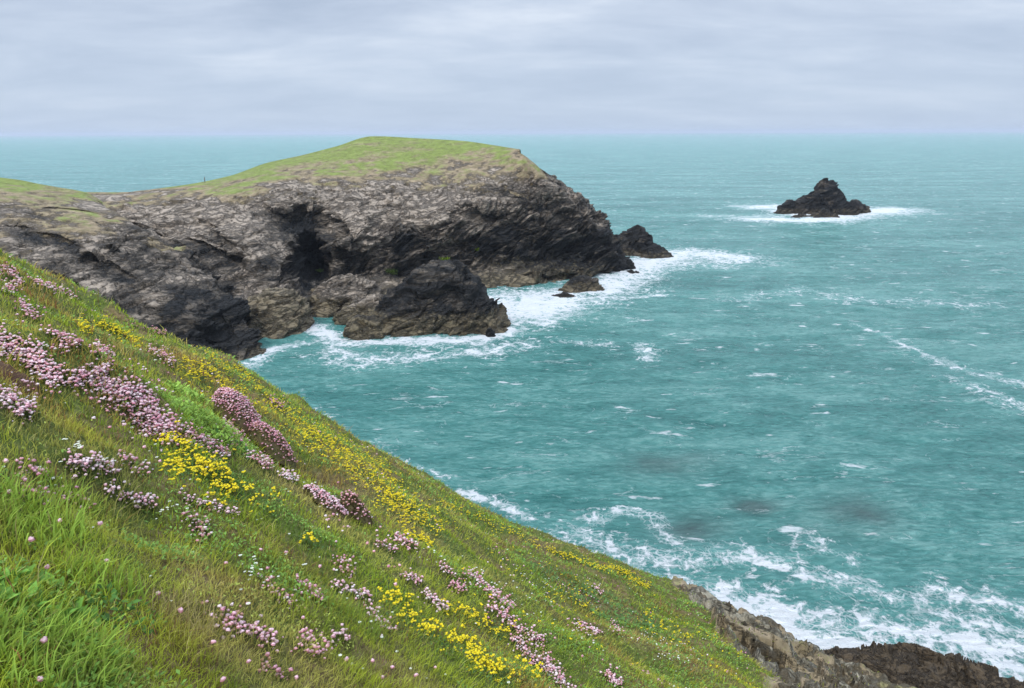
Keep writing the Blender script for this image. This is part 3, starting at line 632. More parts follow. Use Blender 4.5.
def gcolor(x, y, n):
    p = np.stack([x, y, 0*x], -1)
    ca, sa = math.cos(R(38)), math.sin(R(38)); q = np.stack([(x*ca-y*sa)*.45, x*sa+y*ca, 0*x], -1)
    a = fbm(q/1.1, 3); b = fbm(q/.45+30, 3); c = fbm(p/2.2+60, 3)
    br = np.zeros(n)
    for (bx, by, rad, s_) in BR: br += s_*np.exp(-((x-bx)**2+(y-by)**2)/rad**2)
    col = np.ones((n, 1))*np.array([[.36, .46, .045]])
    def mx_(col, w, c): w = np.clip(w, 0, 1)[:, None]; return col*(1-w)+np.array([c])*w
    col = mx_(col, .5+a*1.4, (.50, .54, .06))
    col = mx_(col, sstep(b, -.1, -.5)*.8, (.10, .20, .03))
    dry = np.clip(sstep(c+.6*b-.5*br, .12, .55)+np.clip(-br, 0, 1)*.7, 0, 1)
    col = mx_(col, dry*.75, (.46, .30, .10))
    col = mx_(col, sstep(a-b, .25, .75)*.6, (.52, .46, .13))
    col = mx_(col, np.clip(br, 0, 1)*.6, (.38, .52, .09))
    rr_ = np.hypot(x, y); far = sstep(rr_, 6, 12)*sstep(np.arctan2(x, y), R(-14), R(6)); col = mx_(col, far*(.5+.5*a), (.15, .26, .03)); r1 = rng.random(n)+.06*far
    col = np.where((r1 < .09)[:, None], np.array([[.52, .45, .18]])*(.6+.6*rng.random((n, 1))), col)
    col = np.where(((r1 > .09) & (r1 < .09+.12*dry+.02))[:, None], np.array([[.36, .16, .08]]), col)
    col = mx_(col, sstep(fbm(q/.9+77, 3), .25, .6)*.6, (.60, .50, .17)); hot = sstep(fbm(p/.35+5, 2), .1, .6)[:, None]; col = col*(1-.25*hot)+col*np.array([[1.25, 1.35, 1.0]])*.25*hot
    return np.clip(col*(.5+.95*rng.random((n, 1))), 0, .8), br, dry
NB = 430000
u_ = rng.random(NB); ph = R(-48)+rng.random(NB)*R(93)
r = np.where(rng.random(NB) < .7, np.exp(np.log(1.3)+u_*np.log(42/1.3)), 1/(1/1.3+u_*(1/40-1/1.3)))
x, y = r*np.sin(ph), r*np.cos(ph)
keep = rng.random(NB) > rockmask(x, y)*.93-.0
Rr = np.interp(ph, _tph, _tR); keep &= r < Rr*1.5+3
x, y, r = x[keep], y[keep], r[keep]; n = len(x)
z = ground(x, y); col, br, dry = gcolor(x, y, n)
tuft = fbm(np.stack([x, y, 0*x], -1)/.28+9, 2)
ln = (.035+.045*rng.random(n)+.05*np.clip(tuft, 0, 1))*(1+.5*np.clip(br, 0, 1))*(1+.35*dry)*np.clip(.8+r/40, .8, 1.3)*np.where(rng.random(n) < .04, 1.9, 1.0)
wd = np.maximum(.0028*(1+.9*np.clip(br, 0, 1)), r*.00115)
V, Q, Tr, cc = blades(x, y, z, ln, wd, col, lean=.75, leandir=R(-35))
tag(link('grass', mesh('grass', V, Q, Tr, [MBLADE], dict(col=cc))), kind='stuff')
print('blades', n)

# ------------------------------------------------------------------ flower shapes
def head_template(kind, v):
    """a flower head with its stem; returns verts, quads, tris, colours; origin at the foot of the stem"""
    rg = np.random.default_rng(100+v+{'pink': 0, 'yellow': 40, 'white': 80}[kind]*1)
    V, Q, T, Cc = [], [], [], []
    def add(vs, qs, ts, cs):
        o = sum(len(a) for a in V); V.append(vs); Cc.append(cs)
        if len(qs): Q.append(np.asarray(qs)+o)
        if len(ts): T.append(np.asarray(ts)+o)
    hs = {'pink': .07, 'yellow': .07, 'white': .06}[kind]
    lx, ly = rg.normal(size=2)*.012
    st = []
    for k, f in enumerate((0, .5, 1)):
        for a in range(3):
            an = a*2.094; st.append([lx*f+.0011*math.cos(an), ly*f+.0011*math.sin(an), hs*f])
    qs = [[k*3+a, k*3+(a+1) % 3, k*3+3+(a+1) % 3, k*3+3+a] for k in range(2) for a in range(3)]
    add(np.array(st), qs, [], np.ones((9, 1))*np.array([[.20, .20, .07]]))
    c0 = np.array([lx, ly, hs])
    def ball(c, rx, rz, nseg, nring, colf, z0=-.5):
        vs, cs = [], []
        for i in range(nring+1):
            el = z0+(math.pi/2-z0)*i/nring
            for j in range(nseg):
                az = 2*math.pi*(j+.5*(i % 2))/nseg; k = 1+.22*rg.normal()*(i < nring)
                d = np.array([math.cos(el)*math.cos(az), math.cos(el)*math.sin(az), math.sin(el)])
                vs.append(c+d*np.array([rx, rx, rz])*k); cs.append(colf(i/nring, rg))
        q_ = [[i*nseg+j, i*nseg+(j+1) % nseg, (i+1)*nseg+(j+1) % nseg, (i+1)*nseg+j] for i in range(nring) for j in range(nseg)]
        add(np.array(vs), q_, [], np.array(cs))
    if kind == 'pink':
        tint = [(.83, .42, .49), (.88, .58, .63), (.66, .25, .34), (.92, .76, .76), (.74, .31, .35), (.48, .26, .18)][v % 6]
        tint = np.array(tint)
        def cf(f, g):
            if f < .15: return np.array([.40, .15, .17])*(.7+.6*g.random())
            w = ((.75 if v % 6 != 5 else .15)*g.random()**2*(f > .4)+(.15*f if v % 6 != 5 else 0))
            return tint*(1-w)*(.8+.4*g.random())+np.array([.88, .76, .82])*w
        ball(c0, .0102*(.85+.3*rg.random()), .0072, 9, 5, cf)
    elif kind == 'yellow':
        for k in range(3):
            o = np.array([rg.normal()*.008, rg.normal()*.008, rg.normal()*.002])
            ball(c0+o, .0078, .0055, 6, 3, lambda f, g: (np.array([.90, .76, .035]) if g.random() > .25 else np.array([.80, .55, .02]))*(.75+.4*g.random()) if f > .1 else np.array([.35, .35, .08]), -.6)
    else:
        for k in range(5):
            an = k*1.2566+rg.random()*.3; d = np.array([math.cos(an), math.sin(an), .25]); s_ = np.array([-math.sin(an), math.cos(an), 0])
            add(np.array([c0, c0+d*.006+s_*.004, c0+d*.009, c0+d*.006-s_*.004]), [[0, 1, 2, 3]], [], np.array([[.55, .6, .35]]+[[.82, .82, .80]]*3))
    return np.concatenate(V), np.concatenate(Q), np.concatenate(Cc)
TPL = {k: [head_template(k, v) for v in range(6)] for k in ('pink', 'yellow', 'white')}
TME = {k: [mesh('flower', a, q, None, [MPETAL], dict(col=c)) for a, q, c in TPL[k]] for k in TPL}
def joined(kind, pts, sc, rz, var):
    V, Q, Cc = [], [], []; o = 0
    for p, s_, a, v in zip(pts, sc, rz, var):
        tv, tq, tcol = TPL[kind][v]; ca, sa = math.cos(a), math.sin(a)
        vv = tv*s_; vv = np.stack([vv[:, 0]*ca-vv[:, 1]*sa, vv[:, 0]*sa+vv[:, 1]*ca, vv[:, 2]], -1)+p
        V.append(vv); Q.append(tq+o); Cc.append(tcol); o += len(vv)
    return np.concatenate(V), np.concatenate(Q), np.concatenate(Cc)
def leaves(x, y, z, size, col, rg=rng):
    """small oval leaves at random tilts"""
    n = len(x); az = rg.random(n)*2*math.pi; el = .2+.8*rg.random(n)
    d = np.stack([np.cos(az)*np.cos(el), np.sin(az)*np.cos(el), np.sin(el)], -1)
    s_ = np.stack([-np.sin(az), np.cos(az), 0*az], -1); B = np.stack([x, y, z], -1); S_ = size[:, None]
    up = np.array([0, 0, 1.0])
    V = np.stack([B, B+d*S_*.5+s_*S_*.24, B+d*S_-up*S_*.12, B+d*S_*.5-s_*S_*.24], 1).reshape(-1, 3)
    k = np.arange(n)*4
    return V, np.stack([k, k+1, k+2, k+3], -1), np.repeat(col*(.6+.8*rg.random((n, 1))), 4, 0)

def cushion_mesh(c, rx, ry, h, turn, col=(.10, .085, .045), colb=(.11, .12, .04)):
    nr_, na = 26, 52; rho = np.linspace(0, 1, nr_)[:, None]; al = np.linspace(0, 2*math.pi, na, endpoint=False)[None]
    lx, ly = rho*np.cos(al)*rx, rho*np.sin(al)*ry; ca, sa = math.cos(turn), math.sin(turn)
    X, Y = c[0]+lx*ca-ly*sa, c[1]+lx*sa+ly*ca
    k = 1+.16*pn(np.stack([X*5, Y*5, 0*X], -1))
    Zg = ground(X, Y); Z = Zg+h*np.sqrt(np.clip(1-(rho*.985)**2.2, 0, 1))*k-.02
    Z += .02*pn(np.stack([X, Y, Z], -1)*22)
    P = np.stack([X, Y, Z], -1)-c
    w = np.clip(.5+pn((P+c)*9), 0, 1)[..., None]; cc = np.array(col)*w+np.array(colb)*(1-w)
    cc = cc*(.7+.6*rng.random(cc.shape[:2]+(1,)))
    return P, cc.reshape(-1, 3), gridq(nr_, na, True)

NAMES = {'pink': ('sea_pink_clump', 'sea pink'), 'yellow': ('kidney_vetch_clump', 'yellow wildflower'), 'white': ('white_flower_clump', 'white wildflower')}
GRP = {'pink': 'clumps of pink thrift on the slope', 'yellow': 'clumps of yellow vetch on the slope', 'white': 'white wildflowers on the slope'}
def clump(kind, strip, hw, cnt, label, hump=None, spread=1.0, group=None, pal=None, sparse=False):
    """strip: image points the clump runs along; hw: half width in pixels; cnt: flowers; hump=(height) raises a leafy cushion"""
    s_ = np.array(strip, float)
    if len(s_) == 1: s_ = np.array([s_[0], s_[0]+[.5, .3]])
    seglen = np.hypot(*(s_[1:]-s_[:-1]).T); cum = np.concatenate([[0], np.cumsum(seglen)])
    cnt = int(cnt*(2.0 if kind == 'pink' else 1.5 if kind == 'yellow' else 1.2))
    t = rng.random(cnt)*cum[-1]; cx = np.interp(t, cum, s_[:, 0]); cy = np.interp(t, cum, s_[:, 1])
    off = (np.clip(rng.standard_t(4, size=cnt)*.58, -2.6, 2.6)+.35*np.sin(t*.13+cnt))*hw; ax = rng.normal(size=cnt)*hw*.35*spread
    d = (s_[-1]-s_[0])/max(np.hypot(*(s_[-1]-s_[0])), 1e-6)
    if len(strip) == 1: px = cx+off; py = cy+rng.normal(size=cnt)*hw*.4
    else: px = cx-d[1]*off+d[0]*ax; py = cy+d[0]*off*.75+d[1]*ax
    rr0 = cast([s_[:, 0].mean()], [s_[:, 1].mean()])[2][0]
    if np.isnan(rr0): rr0 = 14
    py = py+.055*F/rr0*.8
    x, y, tt = cast(px, py); ok = ~np.isnan(tt); x, y = x[ok], y[ok]; n = len(x)
    if n == 0: return None
    c = np.array([np.median(x), np.median(y), 0]); c[2] = float(ground(c[:1], c[1:2])[0]); r0 = math.hypot(c[0], c[1])
    nm, cat = NAMES[kind]
    root = bpy.data.objects.new(nm, None); C.objects.link(root); root.location = c; root.empty_display_size = .05
    tag(root, label, cat, group or GRP[kind])
    z = ground(x, y)
    if hump:
        rx, ry = max(np.percentile(np.abs(x-c[0]), 96), .12)*1.15, max(np.percentile(np.abs(y-c[1]), 96), .12)*1.15
        P, cc, q = cushion_mesh(c, rx, ry, hump, 0)
        link('cushion', mesh('cushion', P, q, None, [MLEAF], dict(col=cc)), root)
        rho = np.clip(np.hypot((x-c[0])/rx, (y-c[1])/ry), 0, .97)
        z = z+hump*np.sqrt(1-rho**2.2)-.055
    else: z = z-.03*rng.random(n)
    # leaves at the foot of the flowers
    if kind == 'yellow':
        k = int(min(n*6, 2400)); i = rng.integers(0, n, k); lx = x[i]+rng.normal(size=k)*.045; ly = y[i]+rng.normal(size=k)*.045
        lz = ground(lx, ly)+.002+.015*rng.random(k)
        Vv, q, cc = leaves(lx, ly, lz, np.full(k, max(.020, r0*.002)), np.ones((k, 1))*np.array([[.10, .20, .06]]))
        link('foliage', mesh('foliage', Vv-c, q, None, [MLEAF], dict(col=cc)), root)
    elif not hump and kind == 'pink':
        k = int(min(n*7, 2000)); i = rng.integers(0, n, k); lx = x[i]+rng.normal(size=k)*.02; ly = y[i]+rng.normal(size=k)*.02
        Vv, q, T3, cc = blades(lx, ly, ground(lx, ly), .035+.03*rng.random(k), np.full(k, max(.002, r0*.0009)), np.ones((k, 1))*np.array([[.10, .135, .04]])*(.6+.7*rng.random((k, 1))), .5)
        link('foliage', mesh('foliage', Vv-c, q, T3, [MLEAF], dict(col=cc)), root)
    sc = (.50+.6*rng.random(n))*np.clip(1+(r0-6)*.018, 1, 1.25)
    if kind == 'pink': sc *= .74+.26*sstep(np.array(r0), 3.0, 6.5)
    if kind == 'yellow': sc *= 1.08 if r0 < 6 else 1.0
    rz = rng.random(n)*6.283; pv = pal or (0, 1, 2, 3, 4, 5); var = rng.choice(pv, n)
    pts = np.stack([x, y, z], -1); order = np.argsort(np.hypot(x, y)); pts, sc, rz, var = pts[order], sc[order], rz[order], var[order]
    ni = min(n, 100) if r0 < 9.0 else 0
    if n <= 110 and ni: ni = n
    for k in range(ni):
        o = link('flower', TME[kind][var[k]], root); o.location = pts[k]-c; o.rotation_euler = (rng.normal()*.12, rng.normal()*.12, rz[k]); o.scale = (sc[k],)*3
    if ni < n:
        Vv, q, cc = joined(kind, pts[ni:]-c, sc[ni:], rz[ni:], var[ni:])
        o = link('flowers', mesh('flowers', Vv, q, None, [MPETAL], dict(col=cc)), root); o['kind'] = 'stuff'
    return root
def cushion(px, py, wpx, h, cnt, label, pal, squash=.85, top=.05, bare=.0):
    """domed plant: (px, py) is the image point of its foot centre, wpx its half width in pixels there"""
    x0, y0, tt = cast([px], [py]); rd = wpx*tt[0]/F; c = np.array([x0[0], y0[0], 0]); c[2] = float(ground(x0, y0)[0])
    root = bpy.data.objects.new('sea_pink_cushion', None); C.objects.link(root); root.location = c; root.empty_display_size = .05
    tag(root, label, 'sea pink', GRP['pink'])
    P, cc, q = cushion_mesh(c, rd, rd*squash, h, 0, (.16, .10, .065), (.15, .15, .055)); link('cushion', mesh('cushion', P, q, None, [MLEAF], dict(col=cc)), root)
    k = 1500; a = rng.random(k)*6.283; q_ = np.sqrt(rng.random(k)); bx, by = c[0]+np.cos(a)*q_*rd, c[1]+np.sin(a)*q_*rd*squash
    bz = ground(bx, by)+h*np.sqrt(np.clip(1-(q_*.985)**2.2, 0, 1))-.02
    Vv, q, T3, cc = blades(bx, by, bz, .02+.03*rng.random(k), np.full(k, .006), np.ones((k, 1))*np.array([[.17, .14, .06]])*(.5+.8*rng.random((k, 1))), .8)
    link('leaf_tufts', mesh('leaf_tufts', Vv-c, q, T3, [MLEAF], dict(col=cc)), root)
    n = cnt; a = rng.random(n)*6.283; q_ = np.sqrt(rng.random(n))**.8*.97
    x, y = c[0]+np.cos(a)*q_*rd, c[1]+np.sin(a)*q_*rd*squash; z = ground(x, y)+h*np.sqrt(1-(q_*.985)**2.2)-top
    kp = rng.random(n) > bare*(q_ > .5); x, y, z = x[kp], y[kp], z[kp]; n = len(x)
    order = np.argsort(np.hypot(x, y)); pts = np.stack([x, y, z], -1)[order]; var = rng.choice(pal, n); sc = .6+.3*rng.random(n); rz = rng.random(n)*6.28
    for i in range(min(n, 100)):
        o = link('flower', TME['pink'][var[i]], root); o.location = pts[i]-c; o.rotation_euler = (0, 0, rz[i]); o.scale = (sc[i],)*3
    if n > 100:
        Vv, q, cc = joined('pink', pts[100:]-c, sc[100:], rz[100:], var[100:]); o = link('flowers', mesh('flowers', Vv, q, None, [MPETAL], dict(col=cc)), root); o['kind'] = 'stuff'
CL = [
 # big mats and banks
 ('pink', [(0, 338), (20, 348), (45, 365), (62, 378)], 13, 330, 'dense pink thrift mat at the left frame edge beside the bare earth hollow', dict(pal=(0, 1, 3, 4))),
 ('pink', [(78, 374), (105, 380), (130, 390), (150, 405), (162, 420), (178, 436)], 11, 620, 'largest bank of pink thrift running down the slope in a long bright band', dict(pal=(0, 1, 1, 3, 2))),
 ('pink', [(110, 396), (140, 416), (165, 432)], 12, 130, 'looser pink thrift spilling down below the largest bank', {}),
 ('pink', [(0, 392), (32, 410)], 8, 130, 'pale pink thrift strip at the left frame edge below the earth hollow', dict(pal=(1, 3, 0))),
 ('pink', [(0, 268), (14, 275), (24, 284)], 6, 90, 'brownish pink thrift patch at the very top left of the slope', {}),
 ('pink', [(34, 280), (55, 288), (78, 298)], 3, 110, 'thin pink thrift line along the left crest of the slope', {}),
 ('pink', [(20, 302), (40, 318)], 6, 50, 'small faded pink thrift clump high on the left slope', {}),
 ('pink', [(4, 288), (14, 291)], 3, 30, 'tiny pink thrift clump at left edge just under the crest', {}),
 ('pink', [(55, 332), (66, 338), (78, 346)], 5, 60, 'faded pink thrift clump above the largest bank', {}),
 ('pink', [(98, 342), (112, 356)], 6, 60, 'pink thrift tuft below the orange yellow flower line', {}),
 ('pink', [(134, 316), (150, 324), (166, 333)], 4, 90, 'reddish pink thrift line close to the crest before the dark cliff', dict(pal=(5, 2, 4, 5))),
 ('pink', [(150, 345), (162, 355), (173, 365)], 4, 70, 'narrow slanting pink thrift streak in mid slope left of the dotted yellow flowers', {}),
 ('pink', [(188, 430), (200, 436), (228, 454)], 6, 110, 'pink thrift strip between bright leafy patch and the strong yellow flowers', {}),
 ('pink', [(224, 416), (236, 430), (246, 442)], 6, 90, 'pink thrift running down the left foot of the round cushion', {}),
 ('pink', [(250, 450), (262, 458), (272, 466)], 5, 60, 'small pink thrift patch below the two round cushions', {}),
 ('pink', [(282, 472), (296, 478)], 3, 40, 'small pale pink thrift row right of the yellow flowers', dict(pal=(1, 3))),
 # front flowers
 ('pink', [(70, 456), (92, 460), (116, 468)], 7, 85, 'thick pale pink thrift clump in front of the largest bank', dict(pal=(0, 1, 3))),
 ('pink', [(22, 464), (48, 470)], 8, 26, 'scattered deep pink thrift heads left of the thick pale clump', dict(pal=(2, 0, 4))),
 ('pink', [(20, 482), (95, 500)], 9, 34, 'loose dark pink thrift heads over brownish turf near left edge', dict(pal=(2, 4, 0, 5))),
 ('pink', [(105, 488), (130, 493), (156, 500)], 6, 55, 'lilac pink thrift row over dark green hollow at lower left', dict(pal=(0, 1, 3))),
 ('pink', [(118, 455), (150, 466)], 7, 30, 'loose pink thrift trailing right of the thick pale clump', {}),
 ('pink', [(182, 492), (210, 502), (238, 510)], 4, 50, 'pale pink thrift row below the strong yellow flowers', dict(pal=(1, 3, 0))),
 ('pink', [(190, 510), (200, 522), (208, 534)], 7, 36, 'upright pink thrift cluster hanging below the pale row', {}),
 ('pink', [(205, 602), (225, 608), (240, 614)], 7, 22, 'pink thrift heads at left end of the lower foreground cluster', {}),
 ('pink', [(228, 616), (250, 624), (278, 634)], 7, 60, 'dense pink thrift cluster in the lower foreground beside straw coloured grass', dict(pal=(0, 1, 2, 4))),
 ('pink', [(264, 572), (280, 588), (298, 602)], 5, 34, 'slanting pink thrift streak above the lower foreground cluster', {}),
 ('pink', [(262, 655), (286, 668)], 6, 16, 'few dark pink thrift heads under the lower foreground cluster', dict(pal=(2, 4, 5))),
 ('pink', [(298, 630), (318, 640), (330, 648)], 8, 34, 'deep pink thrift cluster at bottom right of the straw grass', dict(pal=(2, 0, 4))),
 ('pink', [(298, 576), (312, 586), (328, 595)], 4, 34, 'deep pink thrift line left of the pale bent row', dict(pal=(2, 0, 4))),
 ('pink', [(334, 580), (352, 584), (370, 596)], 4, 44, 'pale pink thrift row bending down in the lower centre', dict(pal=(1, 3, 0))),
 ('pink', [(364, 603), (376, 612), (392, 626)], 4, 40, 'pink thrift streak just left of the lower yellow flowers', {}),
 ('pink', [(334, 628), (346, 634)], 5, 14, 'small lilac thrift tuft in long green grass at lower centre', dict(pal=(0, 1))),
 ('pink', [(335, 555), (356, 568)], 7, 34, 'small scattered pink thrift clump above the pale bent row', {}),
 ('pink', [(376, 540), (396, 548)], 5, 30, 'faint pink thrift clump in the centre of the slope', {}),
 ('pink', [(394, 533), (406, 537), (416, 545)], 4, 44, 'compact pink thrift clump left of orange yellow flower line', {}),
 ('pink', [(404, 572), (422, 578)], 4, 34, 'short lilac pink thrift clump above the lower yellow flowers', {}),
 ('pink', [(424, 588), (436, 596), (447, 606)], 3, 50, 'neat pale pink slanting thrift stripe at lower centre', dict(pal=(1, 3, 0))),
 ('pink', [(452, 580), (462, 588)], 4, 34, 'short deep pink thrift tuft right of centre', dict(pal=(2, 4))),
 ('pink', [(464, 570), (484, 582), (512, 606)], 4, 140, 'long pink thrift stripe running diagonally right of centre', {}),
 ('pink', [(488, 602), (512, 620), (544, 640)], 5, 130, 'second long pink thrift stripe below the first right of centre', {}),
 ('pink', [(512, 634), (532, 650), (560, 678)], 5, 150, 'pink thrift stripe reaching towards the bottom edge right of centre', {}),
 ('pink', [(540, 652), (556, 668), (572, 688)], 5, 90, 'outer pink thrift stripe at the bottom edge', {}),
 ('pink', [(576, 620), (600, 632)], 3, 60, 'faint pink thrift stripe on the darker right slope', {}),
 ('pink', [(594, 585), (602, 592)], 2, 24, 'tiny pale thrift tuft high on the right slope', {}),
 ('pink', [(610, 621), (622, 632)], 3, 34, 'tiny pink thrift tuft in the middle of the right slope', {}),
 ('pink', [(604, 668), (620, 678)], 4, 50, 'pink thrift tuft at the foot of the right slope', {}),
 ('pink', [(455, 572), (440, 562)], 3, 24, 'very small pink thrift tuft beside the dark leafy hollow', {}),
 ('pink', [(270, 398), (284, 406)], 3, 40, 'pinkish thrift fringe on the crest above the cushions', dict(pal=(5, 4, 2))),
 # yellow
 ('yellow', [(168, 458), (185, 464), (205, 468), (225, 478), (238, 488)], 13, 150, 'brightest bed of yellow flowers left of centre', {}),
 ('yellow', [(162, 434), (185, 445), (210, 462)], 6, 60, 'yellow flowers on the upper rim of the brightest bed', {}),
 ('yellow', [(246, 486), (262, 494), (280, 502)], 10, 16, 'scattered single yellow flowers right of the brightest bed', {}),
 ('yellow', [(304, 536), (318, 542)], 5, 7, 'three or four lone yellow flowers in mid slope', {}),
 ('yellow', [(78, 322), (96, 330)], 4, 50, 'short yellow flower clump high on the left slope', {}),
 ('yellow', [(98, 322), (118, 330), (140, 345)], 4, 130, 'orange yellow flower line high on the left slope', {}),
 ('yellow', [(186, 358), (215, 375), (243, 392)], 13, 260, 'dotted yellow flowers covering the turf below the crest', {}),
 ('yellow', [(196, 345), (225, 362), (262, 388)], 4, 120, 'yellow flower fringe on the crest against the dark cliff', {}),
 ('yellow', [(262, 398), (300, 420), (345, 447), (400, 482)], 10, 520, 'long yellow flecked band along the crest above the sea', {}),
 ('yellow', [(300, 430), (350, 465), (420, 510)], 12, 360, 'broad yellow flecked band below the crest band', {}),
 ('yellow', [(380, 495), (410, 512), (445, 528)], 11, 170, 'yellow flowers in the dark green hollow at centre', {}),
 ('yellow', [(403, 531), (418, 536), (432, 544)], 3, 60, 'short orange yellow flower line at centre', {}),
 ('yellow', [(380, 587), (400, 600), (435, 632)], 8, 60, 'yellow flower trail in the lower centre', {}),
 ('yellow', [(450, 634), (472, 645), (500, 672)], 8, 90, 'bright lower bed of yellow flowers near the bottom edge', {}),
 ('yellow', [(440, 602), (470, 612), (512, 632)], 7, 55, 'loose yellow flowers above the lower bright bed', {}),
 ('yellow', [(514, 660), (540, 678)], 8, 30, 'loose yellow flowers at the bottom right of the lower bed', {}),
 ('yellow', [(545, 545), (580, 560), (608, 568)], 3, 130, 'fine yellow fringe on the crest before the rocks', {}),
 ('yellow', [(608, 566), (628, 574), (650, 586)], 4, 220, 'strong yellow patch on the crest beside the rocky end', {}),
 ('yellow', [(440, 500), (490, 522), (540, 545)], 4, 130, 'sparse yellow crest flowers above the breaking foam', {}),
 ('yellow', [(640, 610), (690, 640)], 9, 70, 'faint yellow flecks beside the rocky slope', {}),
 ('yellow', [(555, 585), (600, 610)], 12, 60, 'faint yellow flecks in the dark right hollow', {}),
 # white
 ('white', [(120, 458), (104, 470)], 5, 16, 'few creamy white flowers between pink heads', {}),
 ('white', [(40, 470), (62, 476)], 8, 16, 'white flowers in the left grass under the pale strip', {}),
 ('white', [(70, 440), (84, 450)], 5, 14, 'white flower spikes above the thick pale clump', {}),
 ('white', [(245, 560), (275, 580)], 7, 20, 'small white flowers above the slanting pink streak', {}),
 ('white', [(186, 500), (160, 512)], 7, 10, 'few white flowers in the lower left hollow', {}),
 ('white', [(640, 630), (690, 665)], 12, 60, 'white flecks on the right slope beside the rocks', {}),
 ('white', [(520, 570), (600, 600)], 14, 70, 'white flecks in the dark leafy band of the right slope', {}),
 ('white', [(240, 440), (300, 480)], 14, 30, 'white flecks around the round cushions', {}),
]
for kind, strip, hw, cnt, label, kw in CL: clump(kind, strip, hw, cnt, label, **kw)
cushion(241, 430, 23, .36, 1100, 'roundest domed cushion of mauve pink thrift with dark brown underside', (0, 2, 4, 1, 5), .8, .045)
cushion(274, 458, 22, .30, 650, 'brown and pink thrift cushion just right of the roundest one', (0, 4, 5, 2), .8, .045, .5)
cushion(327, 512, 22, .16, 520, 'low flat pink thrift cushion lower down the slope', (0, 1, 4, 3), .7, .045, .2)
cushion(357, 518, 17, .20, 160, 'dark brown thrift cushion with few pink heads beside the low flat one', (5, 4, 0), .8, .045, .4)
# single thrift heads dotted through the near turf
sing = [(3, 525), (40, 564), (57, 563), (101, 521), (40, 640), (41, 680), (215, 646), (231, 675), (187, 606), (16, 486), (60, 520), (30, 545), (112, 560), (250, 655), (300, 665), (270, 640), (150, 470), (5, 462),
        (262, 545), (286, 548), (322, 560), (306, 610), (350, 650), (372, 655), (398, 660), (420, 670), (385, 668), (436, 655), (146, 440), (160, 455), (170, 590), (228, 560)]
for i, (a, b_) in enumerate(sing):
    x, y, tt = cast([a], [b_+.07*F/3.2]) if b_ < 650 else cast([a], [b_+20])
    if np.isnan(tt[0]): continue
    k = 'pink'; o = link('sea_pink', TME[k][(i*5) % 5]); o.location = (x[0], y[0], float(ground(x, y)[0])); o.rotation_euler = (rng.normal()*.15, rng.normal()*.15, i); o.scale = (.72+.3*rng.random(),)*3
    tag(o, 'single small pink thrift flower dotted in the near turf', 'flower', 'single thrift flowers in the turf')
# tiny flowers sprinkled through the turf, far too many to count
def cover(name, n, colr, size, fn, seed):
    ph_ = R(-47)+rng.random(n*5)*R(88); r_ = np.exp(np.log(1.6)+rng.random(n*5)*np.log(34/1.6)); x, y = r_*np.sin(ph_), r_*np.cos(ph_)
    w = fn(np.stack([x, y, 0*x+seed], -1)); k = (rng.random(n*5) < w) & (rockmask(x, y) < .4); x, y = x[k][:n], y[k][:n]; m_ = len(x); r_ = np.hypot(x, y)
    Vv, q, cc = leaves(x, y, ground(x, y)+.01+.045*rng.random(m_), size*(.6+.8*rng.random(m_))*np.clip(r_/5, 1, 3), np.ones((m_, 1))*np.array([colr]))
    tag(link(name, mesh(name, Vv, q, None, [MLEAF], dict(col=cc))), kind='stuff')
cover('ground_cover', 42000, (.17, .30, .055), .020, lambda p: sstep(fbm(p/np.array([1.1, .7, 1]), 3), .08, .45), 31)
cover('moss', 16000, (.34, .40, .08), .014, lambda p: sstep(fbm(p/np.array([.8, .5, 1]), 3), .15, .5), 47)
def sprinkle(name, kind, n, pal, fn, label_seed, smin=.6):
    ph_ = R(-46)+rng.random(n*4)*R(84); r_ = np.exp(np.log(2.6)+rng.random(n*4)*np.log(30/2.6)); x, y = r_*np.sin(ph_), r_*np.cos(ph_)
    w = fn(x, y, np.stack([x, y, 0*x+label_seed], -1)); k = (rng.random(n*4) < w) & (rockmask(x, y) < .3); x, y = x[k][:n], y[k][:n]; m_ = len(x)
    Vv, q, cc = joined(kind, np.stack([x, y, ground(x, y)-.03*rng.random(m_)], -1), smin+.5*rng.random(m_), rng.random(m_)*6.28, rng.choice(pal, m_))
    tag(link(name, mesh(name, Vv, q, None, [MPETAL], dict(col=cc))), kind='stuff')
def ribs(p, f=1.0):
    ca, sa = math.cos(R(38)), math.sin(R(38)); return np.stack([(p[:, 0]*ca-p[:, 1]*sa)*.4*f, (p[:, 0]*sa+p[:, 1]*ca)*f, p[:, 2]], -1)
sprinkle('small_pink_flowers', 'pink', 4200, (0, 1, 2, 3, 4, 5), lambda x, y, p: (sstep(fbm(ribs(p, 1.6), 3), .2, .65)+.012)*sstep(np.hypot(x, y), 3.5, 7.5), 3)
sprinkle('small_yellow_flowers', 'yellow', 2600, (0, 1, 2, 3), lambda x, y, p: sstep(fbm(ribs(p, .9), 3), .1, .6)*sstep(np.arctan2(x, y), R(-25), R(5))*(np.hypot(x, y) > 5), 9)
sprinkle('small_white_flowers', 'white', 1100, (0, 1, 2), lambda x, y, p: sstep(fbm(ribs(p, 1.0), 3), .15, .6)+.03, 15)
